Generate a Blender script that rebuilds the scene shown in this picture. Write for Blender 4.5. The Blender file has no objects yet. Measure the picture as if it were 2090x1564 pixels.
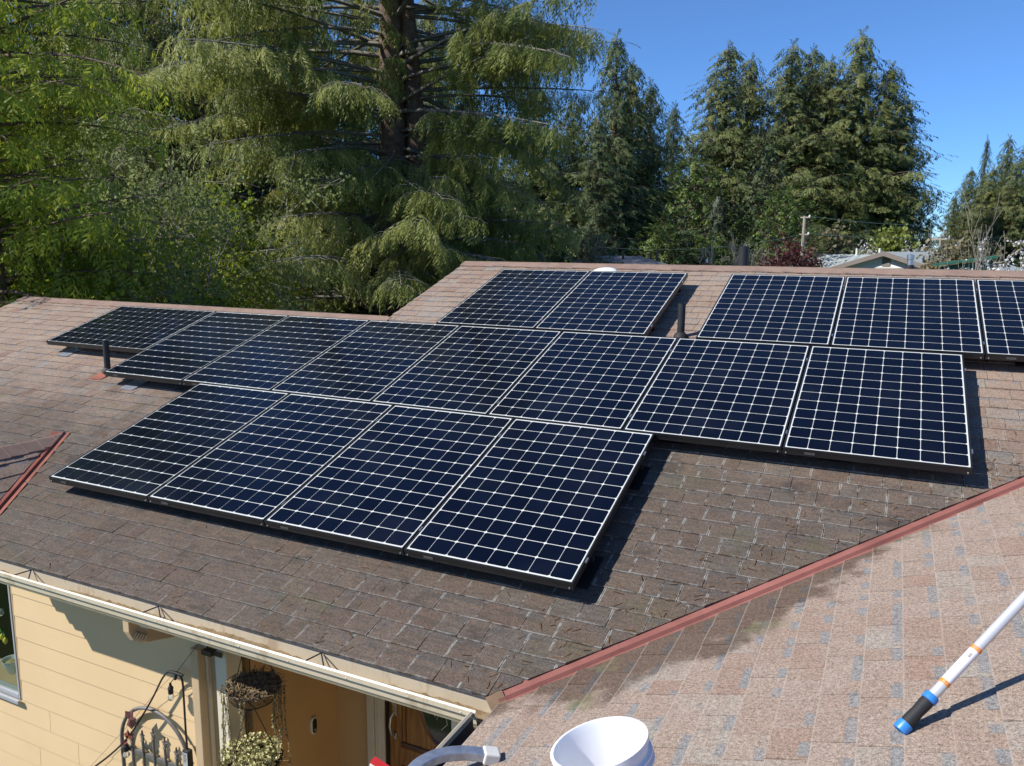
import bpy, math, random
import numpy as np
from mathutils import Matrix, Vector

# ------------------------------------------------------------------ camera, sky, sun, exposure
sc = bpy.context.scene
ZO = 3.5                                   # height of the panel-plane origin above the ground
CAM = np.array([6.890669, -5.120751, 1.22619 + ZO])
RW = np.array([[0.900359, 0.435048, 0.009355],
               [0.081563, -0.147605, -0.985677],
               [-0.427436, 0.888226, -0.168382]])      # rows: right, down, forward
FPX, CX, CY = 1610.0, 1045.0, 782.0
cam_d = bpy.data.cameras.new("camera")
cam_d.sensor_width = 36.0
cam_d.lens = FPX / 2090.0 * 36.0
cam_d.clip_start = 0.05
cam_d.clip_end = 4000
cam = bpy.data.objects.new("camera", cam_d)
sc.collection.objects.link(cam)
m = Matrix.Identity(4)
for i in range(3):
    m[i][0] = RW[0][i]; m[i][1] = -RW[1][i]; m[i][2] = -RW[2][i]; m[i][3] = CAM[i]
cam.matrix_world = m
sc.camera = cam

SUN = Vector((0.545, 0.475, -0.69)).normalized()        # the way the light travels
SUN_EL = math.asin(-SUN.z)
SUN_AZ = math.atan2(-SUN.x, -SUN.y)
world = bpy.data.worlds.new("World")
sc.world = world
world.use_nodes = True
wn = world.node_tree
sky = wn.nodes.new("ShaderNodeTexSky")
sky.sky_type = 'NISHITA'
sky.sun_disc = False
sky.sun_elevation = SUN_EL
sky.sun_rotation = SUN_AZ
sky.altitude = 10000
sky.air_density = 3.0
sky.dust_density = 0.0
sky.ozone_density = 10.0
bg = wn.nodes["Background"]
bg.inputs[1].default_value = 0.115
wn.links.new(sky.outputs[0], bg.inputs[0])

sl = bpy.data.lights.new("sun", 'SUN')
sl.energy = 4.6
sl.angle = math.radians(0.53)
sl.color = (1.0, 0.955, 0.89)
so = bpy.data.objects.new("sun", sl)
so.rotation_euler = SUN.to_track_quat('-Z', 'Y').to_euler()
so.location = (-10, -12, 20)
sc.collection.objects.link(so)

sc.view_settings.view_transform = 'Standard'
sc.view_settings.look = 'None'
sc.view_settings.exposure = 0.52
sc.view_settings.gamma = 1.0
sc.render.engine = 'CYCLES'
sc.cycles.use_denoising = True
sc.cycles.max_bounces = 8
sc.cycles.transparent_max_bounces = 12

# ------------------------------------------------------------------ helpers
R = random.Random(7)
COL = sc.collection.objects
TH = math.atan2(4, 12)
CT, ST = math.cos(TH), math.sin(TH)


def RP(u, v, n=0.0):                       # panel-plane coordinates to world
    return np.array([u, v * CT - n * ST, v * ST + n * CT + ZO])


def ray(px, py):
    d = RW.T @ np.array([(px - CX) / FPX, (py - CY) / FPX, 1.0])
    return d / np.linalg.norm(d)


def proj(P):
    q = RW @ (np.asarray(P, float) - CAM)
    return CX + FPX * q[0] / q[2], CY + FPX * q[1] / q[2], q[2]


def on(px, py, axis, val):                 # point where a sight line meets the plane axis = val (z given relative to ZO)
    d = ray(px, py)
    if axis == 2:
        val = val + ZO
    s = (val - CAM[axis]) / d[axis]
    return CAM + s * d


def wm(o):
    mm = o.matrix_basis.copy()
    return wm(o.parent) @ mm if o.parent else mm


def tag(o, label=None, cat=None, group=None, kind=None):
    if label: o["label"] = label
    if cat: o["category"] = cat
    if group: o["group"] = group
    if kind: o["kind"] = kind
    return o


def empty(name, loc=(0, 0, 0), label=None, cat=None, group=None, rot=None):
    e = bpy.data.objects.new(name, None)
    e.empty_display_size = 0.2
    mb = Matrix.Translation(Vector(loc))
    if rot is not None:
        mb = mb @ rot.to_4x4()
    e.matrix_basis = mb
    COL.link(e)
    return tag(e, label, cat, group)


def link(name, me, parent=None, mat=None):
    o = bpy.data.objects.new(name, me)
    COL.link(o)
    if mat is not None and len(me.materials) == 0:
        me.materials.append(mat)
    if parent is not None:
        o.parent = parent
    return o


class MB:
    """collects faces in world coordinates; build() makes ONE mesh object"""
    def __init__(s):
        s.v = []; s.f = []; s.uv = {}

    def add(s, pts, faces):
        b = len(s.v)
        s.v += [tuple(float(c) for c in p) for p in pts]
        s.f += [tuple(b + i for i in f) for f in faces]
        return s

    def hexa(s, p):                        # bottom ring 0-3, top ring 4-7
        return s.add(p, [(3, 2, 1, 0), (4, 5, 6, 7), (0, 1, 5, 4), (1, 2, 6, 5), (2, 3, 7, 6), (3, 0, 4, 7)])

    def box(s, x0, x1, y0, y1, z0, z1, fn=None):
        p = [(x0, y0, z0), (x1, y0, z0), (x1, y1, z0), (x0, y1, z0), (x0, y0, z1), (x1, y0, z1), (x1, y1, z1), (x0, y1, z1)]
        if fn: p = [fn(*q) for q in p]
        return s.hexa(p)

    def prism(s, poly, d):
        n = len(poly); d = np.asarray(d, float)
        pts = [np.asarray(p, float) for p in poly]
        pts = pts + [p + d for p in pts]
        return s.add(pts, [tuple(range(n))[::-1], tuple(range(n, 2 * n))] + [(i, (i + 1) % n, n + (i + 1) % n, n + i) for i in range(n)])

    def tube(s, path, r, k=8, caps=True, sq=None):
        P = [np.asarray(p, float) for p in path]; n = len(P)
        rr = r if hasattr(r, '__len__') else [r] * n
        ref = None; rings = []
        for i in range(n):
            t = P[min(i + 1, n - 1)] - P[max(i - 1, 0)]
            t = t / (np.linalg.norm(t) + 1e-12)
            if ref is None:
                ref = np.array([0, 0, 1.0]) if abs(t[2]) < .9 else np.array([1.0, 0, 0])
            a = ref - t * (ref @ t); a /= np.linalg.norm(a) + 1e-12
            b = np.cross(t, a); ref = a
            if sq:
                w, h = sq
                rings.append([P[i] + a * h * ca + b * w * cb for ca, cb in ((-1, -1), (-1, 1), (1, 1), (1, -1))])
            else:
                rings.append([P[i] + rr[i] * (a * math.cos(2 * math.pi * j / k) + b * math.sin(2 * math.pi * j / k)) for j in range(k)])
        if sq: k = 4
        pts = [q for g in rings for q in g]
        fs = [(i * k + j, i * k + (j + 1) % k, (i + 1) * k + (j + 1) % k, (i + 1) * k + j) for i in range(n - 1) for j in range(k)]
        if caps:
            fs += [tuple(range(k))[::-1], tuple(range((n - 1) * k, n * k))]
        return s.add(pts, fs)

    def lathe(s, prof, o=(0, 0, 0), k=24, ax=None, cap0=False, cap1=False, fn=None):
        o = np.asarray(o, float)
        X, Y, Z = (np.array(a, float) for a in (ax or ((1, 0, 0), (0, 1, 0), (0, 0, 1))))
        pts = [o + r * (X * math.cos(2 * math.pi * j / k) + Y * math.sin(2 * math.pi * j / k)) + z * Z for r, z in prof for j in range(k)]
        n = len(prof)
        fs = [(i * k + j, i * k + (j + 1) % k, (i + 1) * k + (j + 1) % k, (i + 1) * k + j) for i in range(n - 1) for j in range(k)]
        if cap0: fs.append(tuple(range(k))[::-1])
        if cap1: fs.append(tuple(range((n - 1) * k, n * k)))
        return s.add(pts, fs)

    def build(s, name, mat, parent=None, smooth=None, bevel=0, local=False):
        vs = s.v
        if parent is not None and not local:
            inv = np.array(wm(parent).inverted())
            a = np.array(vs, float)
            vs = (a @ inv[:3, :3].T + inv[:3, 3]).tolist()
        me = bpy.data.meshes.new(name)
        me.from_pydata(vs, [], s.f)
        me.validate()
        if smooth is not None:
            me.shade_smooth()
            me.set_sharp_from_angle(angle=math.radians(smooth))
        o = link(name, me, parent, mat)
        if bevel:
            b = o.modifiers.new("bevel", 'BEVEL'); b.width = bevel; b.segments = 2; b.limit_method = 'ANGLE'
        return o


# ------------------------------------------------------------------ materials
def nodes(name):
    mt = bpy.data.materials.new(name); mt.use_nodes = True
    nt = mt.node_tree
    return mt, nt, nt.nodes["Principled BSDF"]


def N(nt, t, **kw):
    n = nt.nodes.new("ShaderNode" + t)
    for k, v in kw.items():
        if k.startswith("i_"):
            key = k[2:]
            n.inputs[int(key) if key.isdigit() else key].default_value = v
        else:
            setattr(n, k, v)
    return n


def L(nt, a, b): nt.links.new(a, b)


def math_(nt, op, a, b=None, c=None, clamp=False):
    n = N(nt, "Math", operation=op); n.use_clamp = clamp
    for i, x in enumerate((a, b, c)):
        if x is None: continue
        if hasattr(x, "links"): L(nt, x, n.inputs[i])
        else: n.inputs[i].default_value = x
    return n.outputs[0]


def sstep(nt, x, a, b):                    # smooth 0..1 as x goes a..b
    n = N(nt, "MapRange", interpolation_type='SMOOTHSTEP')
    L(nt, x, n.inputs[0]); n.inputs[1].default_value = a; n.inputs[2].default_value = b
    return n.outputs[0]


def mixc(nt, f, a, b, mode='MIX'):
    n = N(nt, "Mix", data_type='RGBA', blend_type=mode)
    for s_, x in ((n.inputs[0], f), (n.inputs[6], a), (n.inputs[7], b)):
        if hasattr(x, "links"): L(nt, x, s_)
        elif isinstance(x, (int, float)): s_.default_value = x
        else: s_.default_value = (*x, 1) if len(x) == 3 else x
    return n.outputs[2]


def noise(nt, scale, detail=3, vec=None, rough=.55, dim='3D'):
    n = N(nt, "TexNoise", i_Scale=scale, i_Detail=detail, i_Roughness=rough)
    n.noise_dimensions = dim
    if vec is not None: L(nt, vec, n.inputs["Vector"])
    return n.outputs[0]


def simple(name, c, rough=.6, metal=0.0, spec=.5, c2=None, nscale=6, namt=.6, bump=0, bscale=60, coat=0):
    mt, nt, p = nodes(name)
    p.inputs["Roughness"].default_value = rough
    p.inputs["Metallic"].default_value = metal
    p.inputs["Specular IOR Level"].default_value = spec
    p.inputs["Coat Weight"].default_value = coat
    geo = N(nt, "NewGeometry")
    if c2 is None: c2 = tuple(x * .78 for x in c)
    f = sstep(nt, noise(nt, nscale, 5, geo.outputs["Position"]), .5 - .25, .5 + .25)
    f = math_(nt, 'MULTIPLY', f, namt)
    L(nt, mixc(nt, f, c, c2), p.inputs["Base Color"])
    if bump:
        b = N(nt, "Bump", i_Strength=bump, i_Distance=.01)
        L(nt, noise(nt, bscale, 4, geo.outputs["Position"]), b.inputs["Height"])
        L(nt, b.outputs[0], p.inputs["Normal"])
    return mt


M_BLACK = simple("black_frame", (.012, .012, .013), .38, 0, .5, (.02, .02, .02), 8)
M_ALU = simple("silver_metal", (.55, .56, .58), .35, .9, .5, (.42, .43, .45), 20)
M_GALV = simple("galvanised_steel", (.50, .54, .60), .42, .75, .5, (.30, .34, .42), 25, .9)
M_PIPE = simple("black_pipe", (.02, .022, .025), .5, 0, .4, (.035, .035, .035), 12)
M_RUBBER = simple("black_rubber", (.015, .015, .016), .7)
M_WHITE = simple("white_vinyl", (.72, .73, .70), .45, 0, .5, (.62, .62, .6), 9)
M_CREAM = simple("cream_paint", (.62, .53, .38), .5, 0, .5, (.55, .46, .33), 5)
M_TAN = simple("tan_paint", (.42, .30, .17), .6, 0, .4, (.36, .26, .15), 4)
M_SOFFIT = simple("soffit_paint", (.5, .42, .30), .7)
M_ROOFDECK = simple("roof_deck", (.10, .08, .07), .9, 0, .2)
M_CONCRETE = simple("porch_concrete", (.32, .30, .27), .9, 0, .2, (.22, .21, .19), 3, .8, .3)
M_STONEW = simple("porch_wall_paint", (.46, .29, .13), .65, 0, .3, (.40, .25, .11), 2.5, .7, .15, 90)


def cell_mat():
    mt, nt, p = nodes("solar_cell")
    oi = N(nt, "ObjectInfo")
    geo = N(nt, "NewGeometry")
    f = math_(nt, 'MULTIPLY', oi.outputs["Random"], 1.0)
    col = mixc(nt, f, (.0016, .0028, .0085), (.0026, .0045, .013))
    p.inputs["Roughness"].default_value = .09
    p.inputs["IOR"].default_value = 1.33
    p.inputs["Specular IOR Level"].default_value = .34
    dust = sstep(nt, noise(nt, 2.2, 5, geo.outputs["Position"]), .45, .85)
    L(nt, mixc(nt, math_(nt, 'MULTIPLY', dust, .10), col, (.05, .055, .065)), p.inputs["Base Color"])
    rn = math_(nt, 'MULTIPLY_ADD', noise(nt, 5, 3, geo.outputs["Position"]), .10, .05)
    L(nt, rn, p.inputs["Roughness"])
    L(nt, p.outputs[0], nt.nodes["Material Output"].inputs[0])
    return mt


M_CELL = cell_mat()
M_BACK = simple("white_backsheet", (.62, .64, .60), .3, 0, .4, (.56, .58, .54), 4)


def shingle_mat(name, pal, gray, zone):
    """pal: four stone-granule colours; zone: which stains the slope carries"""
    mt, nt, p = nodes(name)
    geo = N(nt, "NewGeometry"); oi = N(nt, "ObjectInfo")
    pos = geo.outputs["Position"]
    uv = N(nt, "UVMap", uv_map="shingle"); ue = N(nt, "UVMap", uv_map="edge")
    su = N(nt, "SeparateXYZ"); L(nt, uv.outputs[0], su.inputs[0])
    se = N(nt, "SeparateXYZ"); L(nt, ue.outputs[0], se.inputs[0])
    rnd = math_(nt, 'FRACT', math_(nt, 'MULTIPLY_ADD', oi.outputs["Random"], 7.31, math_(nt, 'MULTIPLY', se.outputs[1], 3.7)))
    ramp = N(nt, "ValToRGB"); ramp.color_ramp.interpolation = 'LINEAR'
    el = ramp.color_ramp.elements
    el[0].position = 0; el[0].color = (*pal[0], 1); el[1].position = 1; el[1].color = (*pal[3], 1)
    for q, c in ((.16, pal[1]), (.80, pal[2])):
        e = el.new(q); e.color = (*c, 1)
    L(nt, rnd, ramp.inputs[0])
    col = ramp.outputs[0]
    # blotches of differently coloured granules inside each shingle
    bl = sstep(nt, noise(nt, 9, 3, pos), .42, .66)
    col = mixc(nt, math_(nt, 'MULTIPLY', bl, .55), col, pal[1])
    bl2 = sstep(nt, noise(nt, 3.3, 4, pos), .50, .68)
    col = mixc(nt, math_(nt, 'MULTIPLY', bl2, .5), col, pal[0])
    bl3 = sstep(nt, noise(nt, 5.3, 5, pos, .65), .58, .72)
    col = mixc(nt, math_(nt, 'MULTIPLY', bl3, .5), col, tuple(1.12 * c for c in pal[3]))
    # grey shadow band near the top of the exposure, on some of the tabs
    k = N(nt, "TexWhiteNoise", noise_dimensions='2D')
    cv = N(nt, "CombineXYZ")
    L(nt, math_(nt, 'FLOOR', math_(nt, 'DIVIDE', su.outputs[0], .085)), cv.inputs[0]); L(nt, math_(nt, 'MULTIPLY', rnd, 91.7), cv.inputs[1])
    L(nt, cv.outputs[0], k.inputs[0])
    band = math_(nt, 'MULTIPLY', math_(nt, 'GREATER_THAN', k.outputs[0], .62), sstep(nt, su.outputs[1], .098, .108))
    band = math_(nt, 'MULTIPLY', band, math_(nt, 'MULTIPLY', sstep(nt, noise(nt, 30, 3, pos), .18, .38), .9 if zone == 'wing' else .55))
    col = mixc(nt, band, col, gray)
    # granules
    g1 = noise(nt, 210, 2, pos, .8); g2 = noise(nt, 75, 2, pos, .6)
    gr = math_(nt, 'ADD', math_(nt, 'MULTIPLY', g1, .75), math_(nt, 'MULTIPLY', g2, .35))
    gfac = N(nt, "MapRange"); L(nt, gr, gfac.inputs[0])
    gfac.inputs[1].default_value = .38; gfac.inputs[2].default_value = .72; gfac.inputs[3].default_value = .35; gfac.inputs[4].default_value = 1.65
    hs = N(nt, "VectorMath", operation='SCALE'); L(nt, col, hs.inputs[0]); L(nt, gfac.outputs[0], hs.inputs[3])
    col = hs.outputs[0]
    sp = N(nt, "SeparateXYZ"); L(nt, pos, sp.inputs[0])
    n1 = noise(nt, .9, 5, pos, .6); n2 = noise(nt, 4.5, 4, pos, .6)
    nn = math_(nt, 'ADD', math_(nt, 'MULTIPLY', n1, .7), math_(nt, 'MULTIPLY', n2, .3))
    edge = math_(nt, 'MINIMUM', su.outputs[0], se.outputs[0])
    if zone == 'main':
        # algae and dirt grow towards the eave and under the lower panels
        v = math_(nt, 'DIVIDE', math_(nt, 'SUBTRACT', sp.outputs[1], .049), CT)
        sx = math_(nt, 'MULTIPLY', math_(nt, 'SUBTRACT', sp.outputs[0], 2.0), .10)
        tval = math_(nt, 'SUBTRACT', math_(nt, 'ADD', v, math_(nt, 'MULTIPLY', math_(nt, 'SUBTRACT', nn, .5), 3.4)), sx)
        d = sstep(nt, tval, .95, -1.1)
        dirt = math_(nt, 'MULTIPLY', d, .86)
        sc_ = mixc(nt, dirt, (1, 1, 1), (.355, .345, .335))
        col = mixc(nt, 1.0, col, sc_, 'MULTIPLY')
        gd2 = N(nt, "VectorMath", operation='SCALE'); gd2.inputs[0].default_value = (.102, .083, .068); L(nt, gfac.outputs[0], gd2.inputs[3])
        col = mixc(nt, math_(nt, 'MULTIPLY', d, .34), col, gd2.outputs[0])
        moss = math_(nt, 'MULTIPLY', sstep(nt, noise(nt, 1.7, 5, pos, .65), .56, .72), sstep(nt, v, .25, -.6))
        col = mixc(nt, math_(nt, 'MULTIPLY', moss, .4), col, (.085, .085, .035))
        mps = N(nt, "Mapping"); mps.inputs["Scale"].default_value = (1.2, 9, 9); L(nt, pos, mps.inputs[0])
        stk = math_(nt, 'MULTIPLY', sstep(nt, noise(nt, 4.0, 5, mps.outputs[0], .7), .46, .66), d)
        col = mixc(nt, math_(nt, 'MULTIPLY', stk, .55), col, (.055, .052, .045))
        blk = math_(nt, 'MULTIPLY', sstep(nt, noise(nt, 2.6, 6, pos, .7), .54, .70), d)
        col = mixc(nt, math_(nt, 'MULTIPLY', blk, .62), col, (.035, .033, .031))
        # pale lichen in the joints and along the course lines
        lj = math_(nt, 'MULTIPLY', sstep(nt, math_(nt, 'ADD', edge, math_(nt, 'MULTIPLY', math_(nt, 'SUBTRACT', noise(nt, 45, 3, pos, .7), .5), .014)), .0065, .0025), sstep(nt, noise(nt, 9, 5, pos, .75), .46, .58))
        lc = math_(nt, 'MULTIPLY', sstep(nt, su.outputs[1], .011, .003), sstep(nt, noise(nt, 11, 6, pos, .75), .42, .60))
        sp_ = math_(nt, 'MULTIPLY', sstep(nt, noise(nt, 30, 3, pos, .6), .70, .76), .8)
        li = math_(nt, 'MAXIMUM', math_(nt, 'MAXIMUM', lj, math_(nt, 'MULTIPLY', lc, .7)), sp_)
        li = math_(nt, 'MULTIPLY', li, sstep(nt, v, 1.6, .2))
        li = math_(nt, 'MULTIPLY', li, math_(nt, 'MULTIPLY_ADD', sstep(nt, sp.outputs[0], 3.4, 5.4), .55, .45))
        col = mixc(nt, math_(nt, 'MULTIPLY', li, .62), col, (.40, .41, .38))
    elif zone == 'wing':
        a = math_(nt, 'SUBTRACT', sp.outputs[0], 5.408); b = math_(nt, 'ADD', sp.outputs[1], 2.082)
        dd = math_(nt, 'DIVIDE', math_(nt, 'SUBTRACT', a, b), 1.414)     # distance from the valley
        al = math_(nt, 'DIVIDE', math_(nt, 'ADD', a, b), 1.414)          # distance along it
        t = math_(nt, 'ADD', dd, math_(nt, 'MULTIPLY', math_(nt, 'SUBTRACT', nn, .52), 1.7))
        t = math_(nt, 'ADD', t, math_(nt, 'MULTIPLY', math_(nt, 'MAXIMUM', math_(nt, 'SUBTRACT', al, 1.45), 0), .30))
        dirt = math_(nt, 'MULTIPLY', sstep(nt, math_(nt, 'ADD', t, math_(nt, 'MULTIPLY', math_(nt, 'MAXIMUM', math_(nt, 'SUBTRACT', .75, al), 0), .28)), .36, .22), .86)
        col = mixc(nt, 1.0, col, mixc(nt, dirt, (1, 1, 1), (.33, .285, .255)), 'MULTIPLY')
        gm = math_(nt, 'MULTIPLY', sstep(nt, noise(nt, 3.1, 4, pos, .6), .60, .70), sstep(nt, t, .5, .25))
        col = mixc(nt, math_(nt, 'MULTIPLY', gm, .4), col, (.16, .17, .08))
        lc = math_(nt, 'MULTIPLY', sstep(nt, su.outputs[1], .007, .002), .35)
        col = mixc(nt, lc, col, (.44, .38, .33))
    else:
        dirt = sstep(nt, nn, .42, .62)
        col = mixc(nt, 1.0, col, mixc(nt, math_(nt, 'MULTIPLY', dirt, .6), (1, 1, 1), (.5, .48, .48)), 'MULTIPLY')
    L(nt, col, p.inputs["Base Color"])
    p.inputs["Roughness"].default_value = .92
    p.inputs["Specular IOR Level"].default_value = .18
    bp = N(nt, "Bump", i_Strength=.55, i_Distance=.003)
    L(nt, gr, bp.inputs["Height"]); L(nt, bp.outputs[0], p.inputs["Normal"])
    return mt


PAL = [(.225, .145, .108), (.262, .192, .146), (.288, .222, .172), (.248, .222, .190)]
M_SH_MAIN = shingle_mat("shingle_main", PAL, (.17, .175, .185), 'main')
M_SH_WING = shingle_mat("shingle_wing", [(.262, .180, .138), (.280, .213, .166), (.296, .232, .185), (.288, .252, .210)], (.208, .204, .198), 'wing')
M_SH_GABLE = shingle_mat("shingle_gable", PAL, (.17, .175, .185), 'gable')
M_CAP = simple("ridge_cap_granules", (.29, .205, .160), .92, 0, .15, (.21, .145, .115), 5, .9, .5, 200)
M_VALLEY = simple("red_painted_metal", (.31, .122, .096), .55, 0, .4, (.17, .064, .048), 3.2, .75, .15, 60)
M_COPPER = simple("copper_red_metal", (.34, .125, .08), .5, .1, .4, (.22, .075, .05), 6, .9)

# ------------------------------------------------------------------ ground
EAVE_V, RIDGE_LO, RIDGE_HI = -2.245, 1.953, 3.74
RAKE_L, RAKE_R = -4.09, 2.03
RN = -0.155                                 # roof surface below the glass plane
VU = 5.408                                  # where the valley meets the eaves
EY, EZ = RP(0, EAVE_V, RN)[1:]              # eave line (world)
FLOOR = 0.18


def ground():
    mt, nt, p = nodes("lawn_and_soil")
    geo = N(nt, "NewGeometry")
    f = sstep(nt, noise(nt, .6, 6, geo.outputs["Position"], .6), .4, .62)
    c = mixc(nt, f, (.045, .085, .018), (.075, .105, .03))
    f2 = sstep(nt, noise(nt, .12, 4, geo.outputs["Position"]), .55, .7)
    c = mixc(nt, f2, c, (.11, .085, .05))
    L(nt, c, p.inputs["Base Color"]); p.inputs["Roughness"].default_value = .95
    p.inputs["Specular IOR Level"].default_value = .1
    me = bpy.data.meshes.new("ground")
    n = 40; v = []; fc = []
    for i in range(n + 1):
        for j in range(n + 1):
            a = (i / n * 2 - 1); b = (j / n * 2 - 1)
            x = 1800 * a * abs(a) ** 1.5; y = 1800 * b * abs(b) ** 1.5
            v.append((x, y, 0.0))
    for i in range(n):
        for j in range(n):
            q = i * (n + 1) + j; fc.append((q, q + n + 1, q + n + 2, q + 1))
    me.from_pydata(v, [], fc)
    tag(link("ground", me, None, mt), kind="structure")


ground()

# ------------------------------------------------------------------ the house: roof
PW, PH, PG = 1.046, 1.559, 0.0095           # panel width, height, gap
PANELS = []                                  # (u, v, landscape, label)
NTH = ["leftmost", "second", "third", "fourth", "fifth", "sixth", "rightmost"]
for i in range(7):
    t_ = {0: "leftmost upright solar panel of the long middle row, in front of the sideways panel",
          1: "second solar panel from the left in the long middle row",
          2: "third solar panel from the left in the long middle row",
          3: "fourth solar panel from the left, centre of the long middle row",
          4: "fifth solar panel from the left in the long middle row",
          5: "sixth solar panel in the middle row, beside the black vent pipe",
          6: "rightmost solar panel of the middle row, above the red valley"}[i]
    PANELS.append((i * (PW + PG), 0.0, False, t_, "middle row of solar panels"))
PANELS.append((-PG - PH, PH - PW, True, "black framed solar panel laid sideways at far left of the roof", "middle row of solar panels"))
for i in range(4):
    t_ = ["leftmost solar panel of the front row, above the copper valley", "second solar panel from the left in the front row",
          "third solar panel from the left in the front row", "rightmost and nearest solar panel of the front row"][i]
    PANELS.append((1.290 + i * (PW + PG), -0.005 - PH, False, t_, "front row of solar panels"))
for i in range(2):
    t_ = ["left solar panel of the pair at the ridge, beside the bare shingle rake", "right solar panel of the pair at the ridge, near the white vent dome"][i]
    PANELS.append((2.869 + i * (PW + PG), PH + .029, False, t_, "back row of solar panels"))
for i in range(3):
    t_ = ["solar panel in the back row just right of the vent pipe", "back row solar panel in front of the gabled neighbour house",
          "back row solar panel cut off by the right edge of the photo"][i]
    PANELS.append((5.415 + i * (PW + PG), PH + .029, False, t_, "back row of solar panels"))

house = empty("house", (3.0, 0.5, 0.0), "single storey house with brown shingle roof and peach lap siding", "house")
K = 1 / CT
EXPO = 0.143
WY_ = -1.72


class Plane:
    def __init__(s, o, a, b, n):
        s.o, s.a, s.b, s.n = (np.asarray(x, float) for x in (o, a, b, n))

    def P(s, x, y, h=0.0):
        return s.o + x * s.a + y * s.b + h * s.n

    def M(s, x, y):
        p = s.P(x, y); q = Matrix.Identity(4)
        for i in range(3):
            q[i][0] = s.a[i]; q[i][1] = s.b[i]; q[i][2] = s.n[i]; q[i][3] = p[i]
        return q


PL_MAIN = Plane(RP(0, EAVE_V, RN), (1, 0, 0), (0, CT, ST), (0, -ST, CT))          # y measured from the eave
PL_WING = Plane((VU, EY, EZ), (0, -1, 0), (CT, 0, ST), (-ST, 0, CT))              # x runs towards the viewer
AX, AY = 0.462, -0.775
GZ = EZ + (AY - EY) / 3
GX = 1.25
GA = math.atan2(GZ - EZ, GX - AX)
PL_GAB = Plane((GX, EY, EZ), (0, 1, 0), (-math.cos(GA), 0, math.sin(GA)), (math.sin(GA), 0, math.cos(GA)))
WING_T = (11.1 - VU) / CT


def clip(poly, hp):
    for a, b, c in hp:                      # keep a*x + b*y + c >= 0
        out = []
        for i in range(len(poly)):
            p, q = poly[i], poly[(i + 1) % len(poly)]
            dp = a * p[0] + b * p[1] + c; dq = a * q[0] + b * q[1] + c
            if dp >= 0: out.append(p)
            if (dp >= 0) != (dq >= 0):
                t = dp / (dp - dq); out.append((p[0] + t * (q[0] - p[0]), p[1] + t * (q[1] - p[1])))
        poly = out
        if len(poly) < 3: return None
    return poly


def courses(seed, x0fn, x1fn, top, hp):
    rr = random.Random(seed); out = []
    n = int(math.ceil(top / EXPO))
    for i in range(n):
        y = i * EXPO - (0.012 if i == 0 else 0)
        x = x0fn(y) - rr.random() * .2; xe = x1fn(y)
        while x < xe:
            w = rr.choice((.10, .12, .14, .16, .16, .19, .22, .26))
            hb = rr.choice((.0065, .0065, .0085, .0115))
            full = [(x, y), (x + w - .003, y), (x + w - .003, y + EXPO + .012), (x, y + EXPO + .012)]
            pl = clip(full, hp + [(0, -1, top), (1, 0, -x0fn(y)), (-1, 0, xe)])
            if pl:
                same = len(pl) == 4 and all(abs(a[0] - b[0]) + abs(a[1] - b[1]) < 1e-6 for a, b in zip(pl, full))
                ar = abs(sum(pl[k][0] * pl[k - 1][1] - pl[k - 1][0] * pl[k][1] for k in range(len(pl)))) / 2
                if ar > .00025:
                    out.append(dict(x=x, y=y, w=w - .003, hb=hb, poly=pl, same=same, rnd=rr.random()))
            x += w
    return out


def shingle_geo(sh, mb, pl=None):           # local geometry (pl None) or in place
    poly = sh["poly"]; k = len(poly); hb = sh["hb"]
    lo = [(p[0] - sh["x"], p[1] - sh["y"]) for p in poly]
    def h(q): return .0025 + hb * max(0.0, 1 - q[1] / (EXPO + .012))
    top = [(q[0], q[1], h(q)) for q in lo]; bot = [(q[0], q[1], -.006) for q in lo]
    pts = top + bot
    if pl is not None:
        pts = [pl.P(sh["x"] + a, sh["y"] + b, c) for a, b, c in pts]
    b0 = len(mb.v)
    mb.v += [tuple(map(float, q)) for q in pts]
    mb.f.append(tuple(b0 + i for i in range(k)))
    for i in range(k):
        j = (i + 1) % k
        mb.f.append((b0 + i, b0 + k + i, b0 + k + j, b0 + j))
    w, r_ = sh["w"], sh["rnd"]
    for i, q in enumerate(lo + lo):
        mb.uv[b0 + i] = (q[0], q[1], w - q[0], r_)


def shingle_build(mb, name, mat, parent, wmat=None):
    me = bpy.data.meshes.new(name); me.from_pydata(mb.v, [], mb.f)
    a = me.uv_layers.new(name="shingle"); b = me.uv_layers.new(name="edge")
    vi = np.zeros(len(me.loops), dtype=np.int32); me.loops.foreach_get("vertex_index", vi)
    tab = np.array([mb.uv[i] for i in range(len(mb.v))], dtype=np.float32)[vi]
    a.data.foreach_set("uv", tab[:, :2].ravel()); b.data.foreach_set("uv", np.ascontiguousarray(tab[:, 2:]).ravel())
    me.materials.append(mat)
    return me


# roof decks (solid slabs under the shingles)
def slab(name, pts, thick, parent, mat):
    p = [np.asarray(q, float) for q in pts]
    mb = MB(); nrm = np.cross(p[1] - p[0], p[2] - p[0]); nrm /= np.linalg.norm(nrm)
    mb.prism([q - nrm * thick for q in p], nrm * (thick - .005))
    return mb.build(name, mat, parent)


def mainP(u, v): return RP(u, v, RN)


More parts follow.
